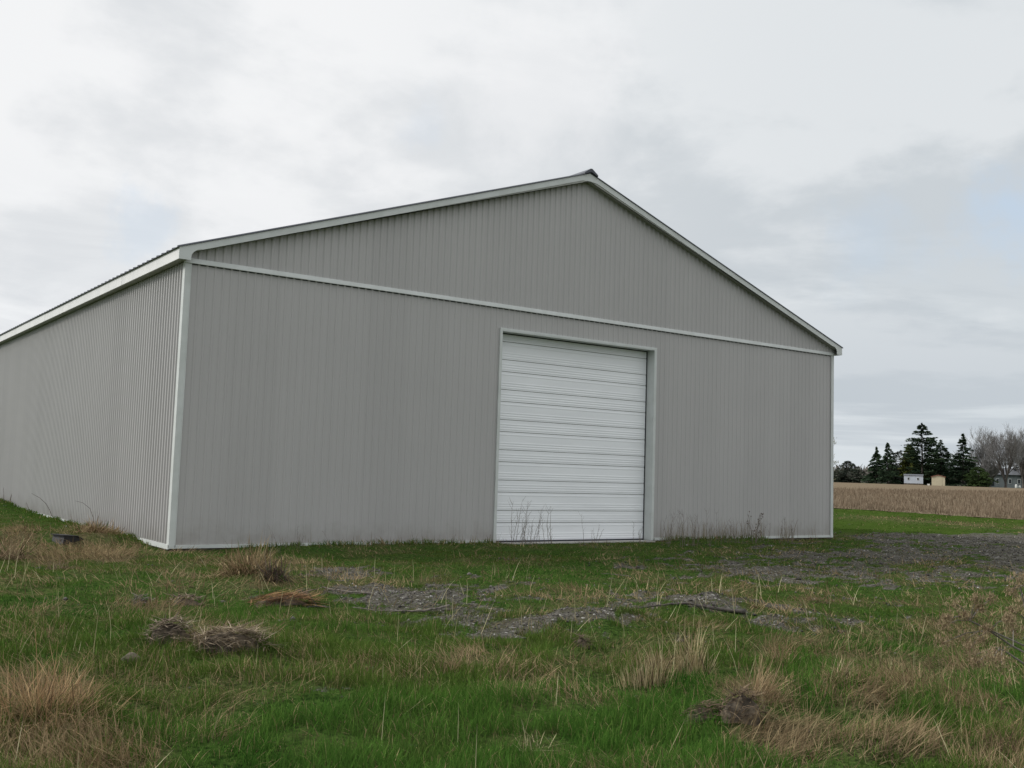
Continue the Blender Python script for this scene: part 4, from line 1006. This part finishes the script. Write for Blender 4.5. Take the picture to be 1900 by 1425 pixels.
# dark stone in the foreground grass
x, y = ground_at(243, 1222); rg = random.Random(4); mb = MB(); ring = []
for j in range(5):
    for i in range(9):
        a_ = i/9*6.283; rr = .055*math.sin((j+.6)/5.2*math.pi)*(1+rg.uniform(-.15, .15)); ring.append((math.cos(a_)*rr*1.3, math.sin(a_)*rr, .06-j*.022))
Ff = [(j*9+i, (j+1)*9+i, (j+1)*9+(i+1) % 9, j*9+(i+1) % 9) for j in range(4) for i in range(9)]+[tuple(range(9)), tuple(range(44, 35, -1))]
mb.add(ring, Ff); o = mb.build('stone', M['soil'], None, smooth_=True); o.location = (x, y, hz1(x, y)+.03)
tag(o, 'small dark rounded stone in the left foreground grass', 'stone')

# dried goldenrod leaning in from the right edge, close to the camera
def goldenrod(label, base, pts, heads, seed):
    rg = random.Random(seed); e = empty('goldenrod', base); tag(e, label, 'dried weed', 'dried flower stalks at the right edge')
    B = Vector(base); P = [Vector(p)-B for p in pts]
    mb = MB(); mb.tube([Vector((0, 0, -.02))]+P, [.004]+[.0035*(1-.6*i/len(P)) for i in range(len(P))], 5)
    for h in heads:
        q = Vector(h)-B; near = min(P+[Vector((0, 0, 0))], key=lambda v: (v-q).length)
        mb.tube([near, near.lerp(q, .5)+Vector((0, 0, .01)), q], [.0018, .0015, .001], 4)
    mb.build('stem', M['stick'], e)
    tr = Tri(); rr = np.random.default_rng(seed)
    for h in heads:
        n = 230; c = np.array(h)-np.array(base)
        d = rr.normal(0, 1, (n, 3)); d /= np.linalg.norm(d, axis=1)[:, None]; o_ = c+d*(rr.random(n)[:, None]**.5)*np.array([.032, .032, .026])*rg.uniform(.6, 1.25)
        az = rr.uniform(0, 6.28, n); t_ = rr.random(n)[:, None]
        tr.add(*blades(o_, rr.uniform(.005, .013, n), np.full(n, .0032), az, rr.uniform(0, 1.5, n), rr.uniform(0, .5, n), np.array([.14, .10, .06])*(1-t_)+np.array([.42, .33, .21])*t_, 1))
    tr.build('seed_head', M['blade'], e)
def at3(px, py, Z):
    d = fw+(px-950)/F*rt-(py-712.5)/F*up; p = CAM+d*Z; return tuple(p)
GOLD = [('dried flower stalk whose pale heads show highest at the right edge', 1965, 3.1, [(1935, 1250), (1910, 1160), (1892, 1085)], [(1888, 1078), (1878, 1100), (1905, 1068), (1898, 1120), (1880, 1135)]),
        ('dried flower stalk leaning far left with loose brown heads', 2080, 3.0, [(1960, 1225), (1860, 1180), (1800, 1152)], [(1758, 1148), (1790, 1143), (1752, 1162), (1772, 1120), (1812, 1112), (1818, 1128), (1838, 1112)]),
        ('dried flower stalk with a cluster of heads in the middle of the bunch', 2050, 2.9, [(1960, 1240), (1880, 1200), (1835, 1170)], [(1830, 1168), (1822, 1188), (1800, 1204), (1795, 1185), (1808, 1216), (1752, 1192), (1872, 1150), (1880, 1165)]),
        ('lowest dried flower stalk leaning in from the right edge', 2060, 2.8, [(1950, 1265), (1890, 1225), (1860, 1205)], [(1850, 1210), (1842, 1222), (1858, 1232), (1812, 1230)])]
for k, (lb, bx_, Z, st_, hd_) in enumerate(GOLD):
    x, y, _ = at_depth(bx_, Z); zg = hz1(x, y)
    goldenrod(lb, (x, y, zg), [at3(a_, b_, Z) for a_, b_ in st_], [at3(a_, b_, Z+random.uniform(-.12, .12)) for a_, b_ in hd_], 30+k)

# sapling just behind the right-hand corner of the barn
rg = random.Random(9); x, y, zt = at_depth(1544.5, 40, 812); zg = hz1(x, y); h = zt-zg
e = empty('sapling', (x, y, zg)); tag(e, 'thin young sapling with pale leaf buds peeping past the barn corner', 'sapling')
mb = MB(); lf = Tri(); rr = np.random.default_rng(5)
mb.tube([(0, 0, -.1), (.02, 0, h*.5), (.05, .02, h)], [.02, .014, .004], 6)
ax = Vector((math.cos(YAW), -math.sin(YAW), 0))
for k in range(22):
    z0_ = h*rg.uniform(.35, .98); a_ = rg.uniform(0, 6.28); l = rg.uniform(.12, .30)
    q = Vector((0, 0, z0_)); q2 = q+Vector((math.cos(a_), math.sin(a_), .7)).normalized()*l
    mb.tube([q, q.lerp(q2, .5)+Vector((0, 0, -.01)), q2], [.006, .004, .002], 4)
    n = 9; P = np.array(q2)+rr.normal(0, .03, (n, 3)); t_ = rr.random(n)[:, None]
    lf.add(*blades(P, rr.uniform(.03, .07, n), np.full(n, .03), rr.uniform(0, 6.28, n), rr.uniform(0, 1.4, n), rr.uniform(0, .6, n), np.array([.20, .20, .12])*(1-t_)+np.array([.34, .33, .22])*t_, 2))
mb.build('trunk', M['twig'], e); lf.build('leaves', M['blade'], e)
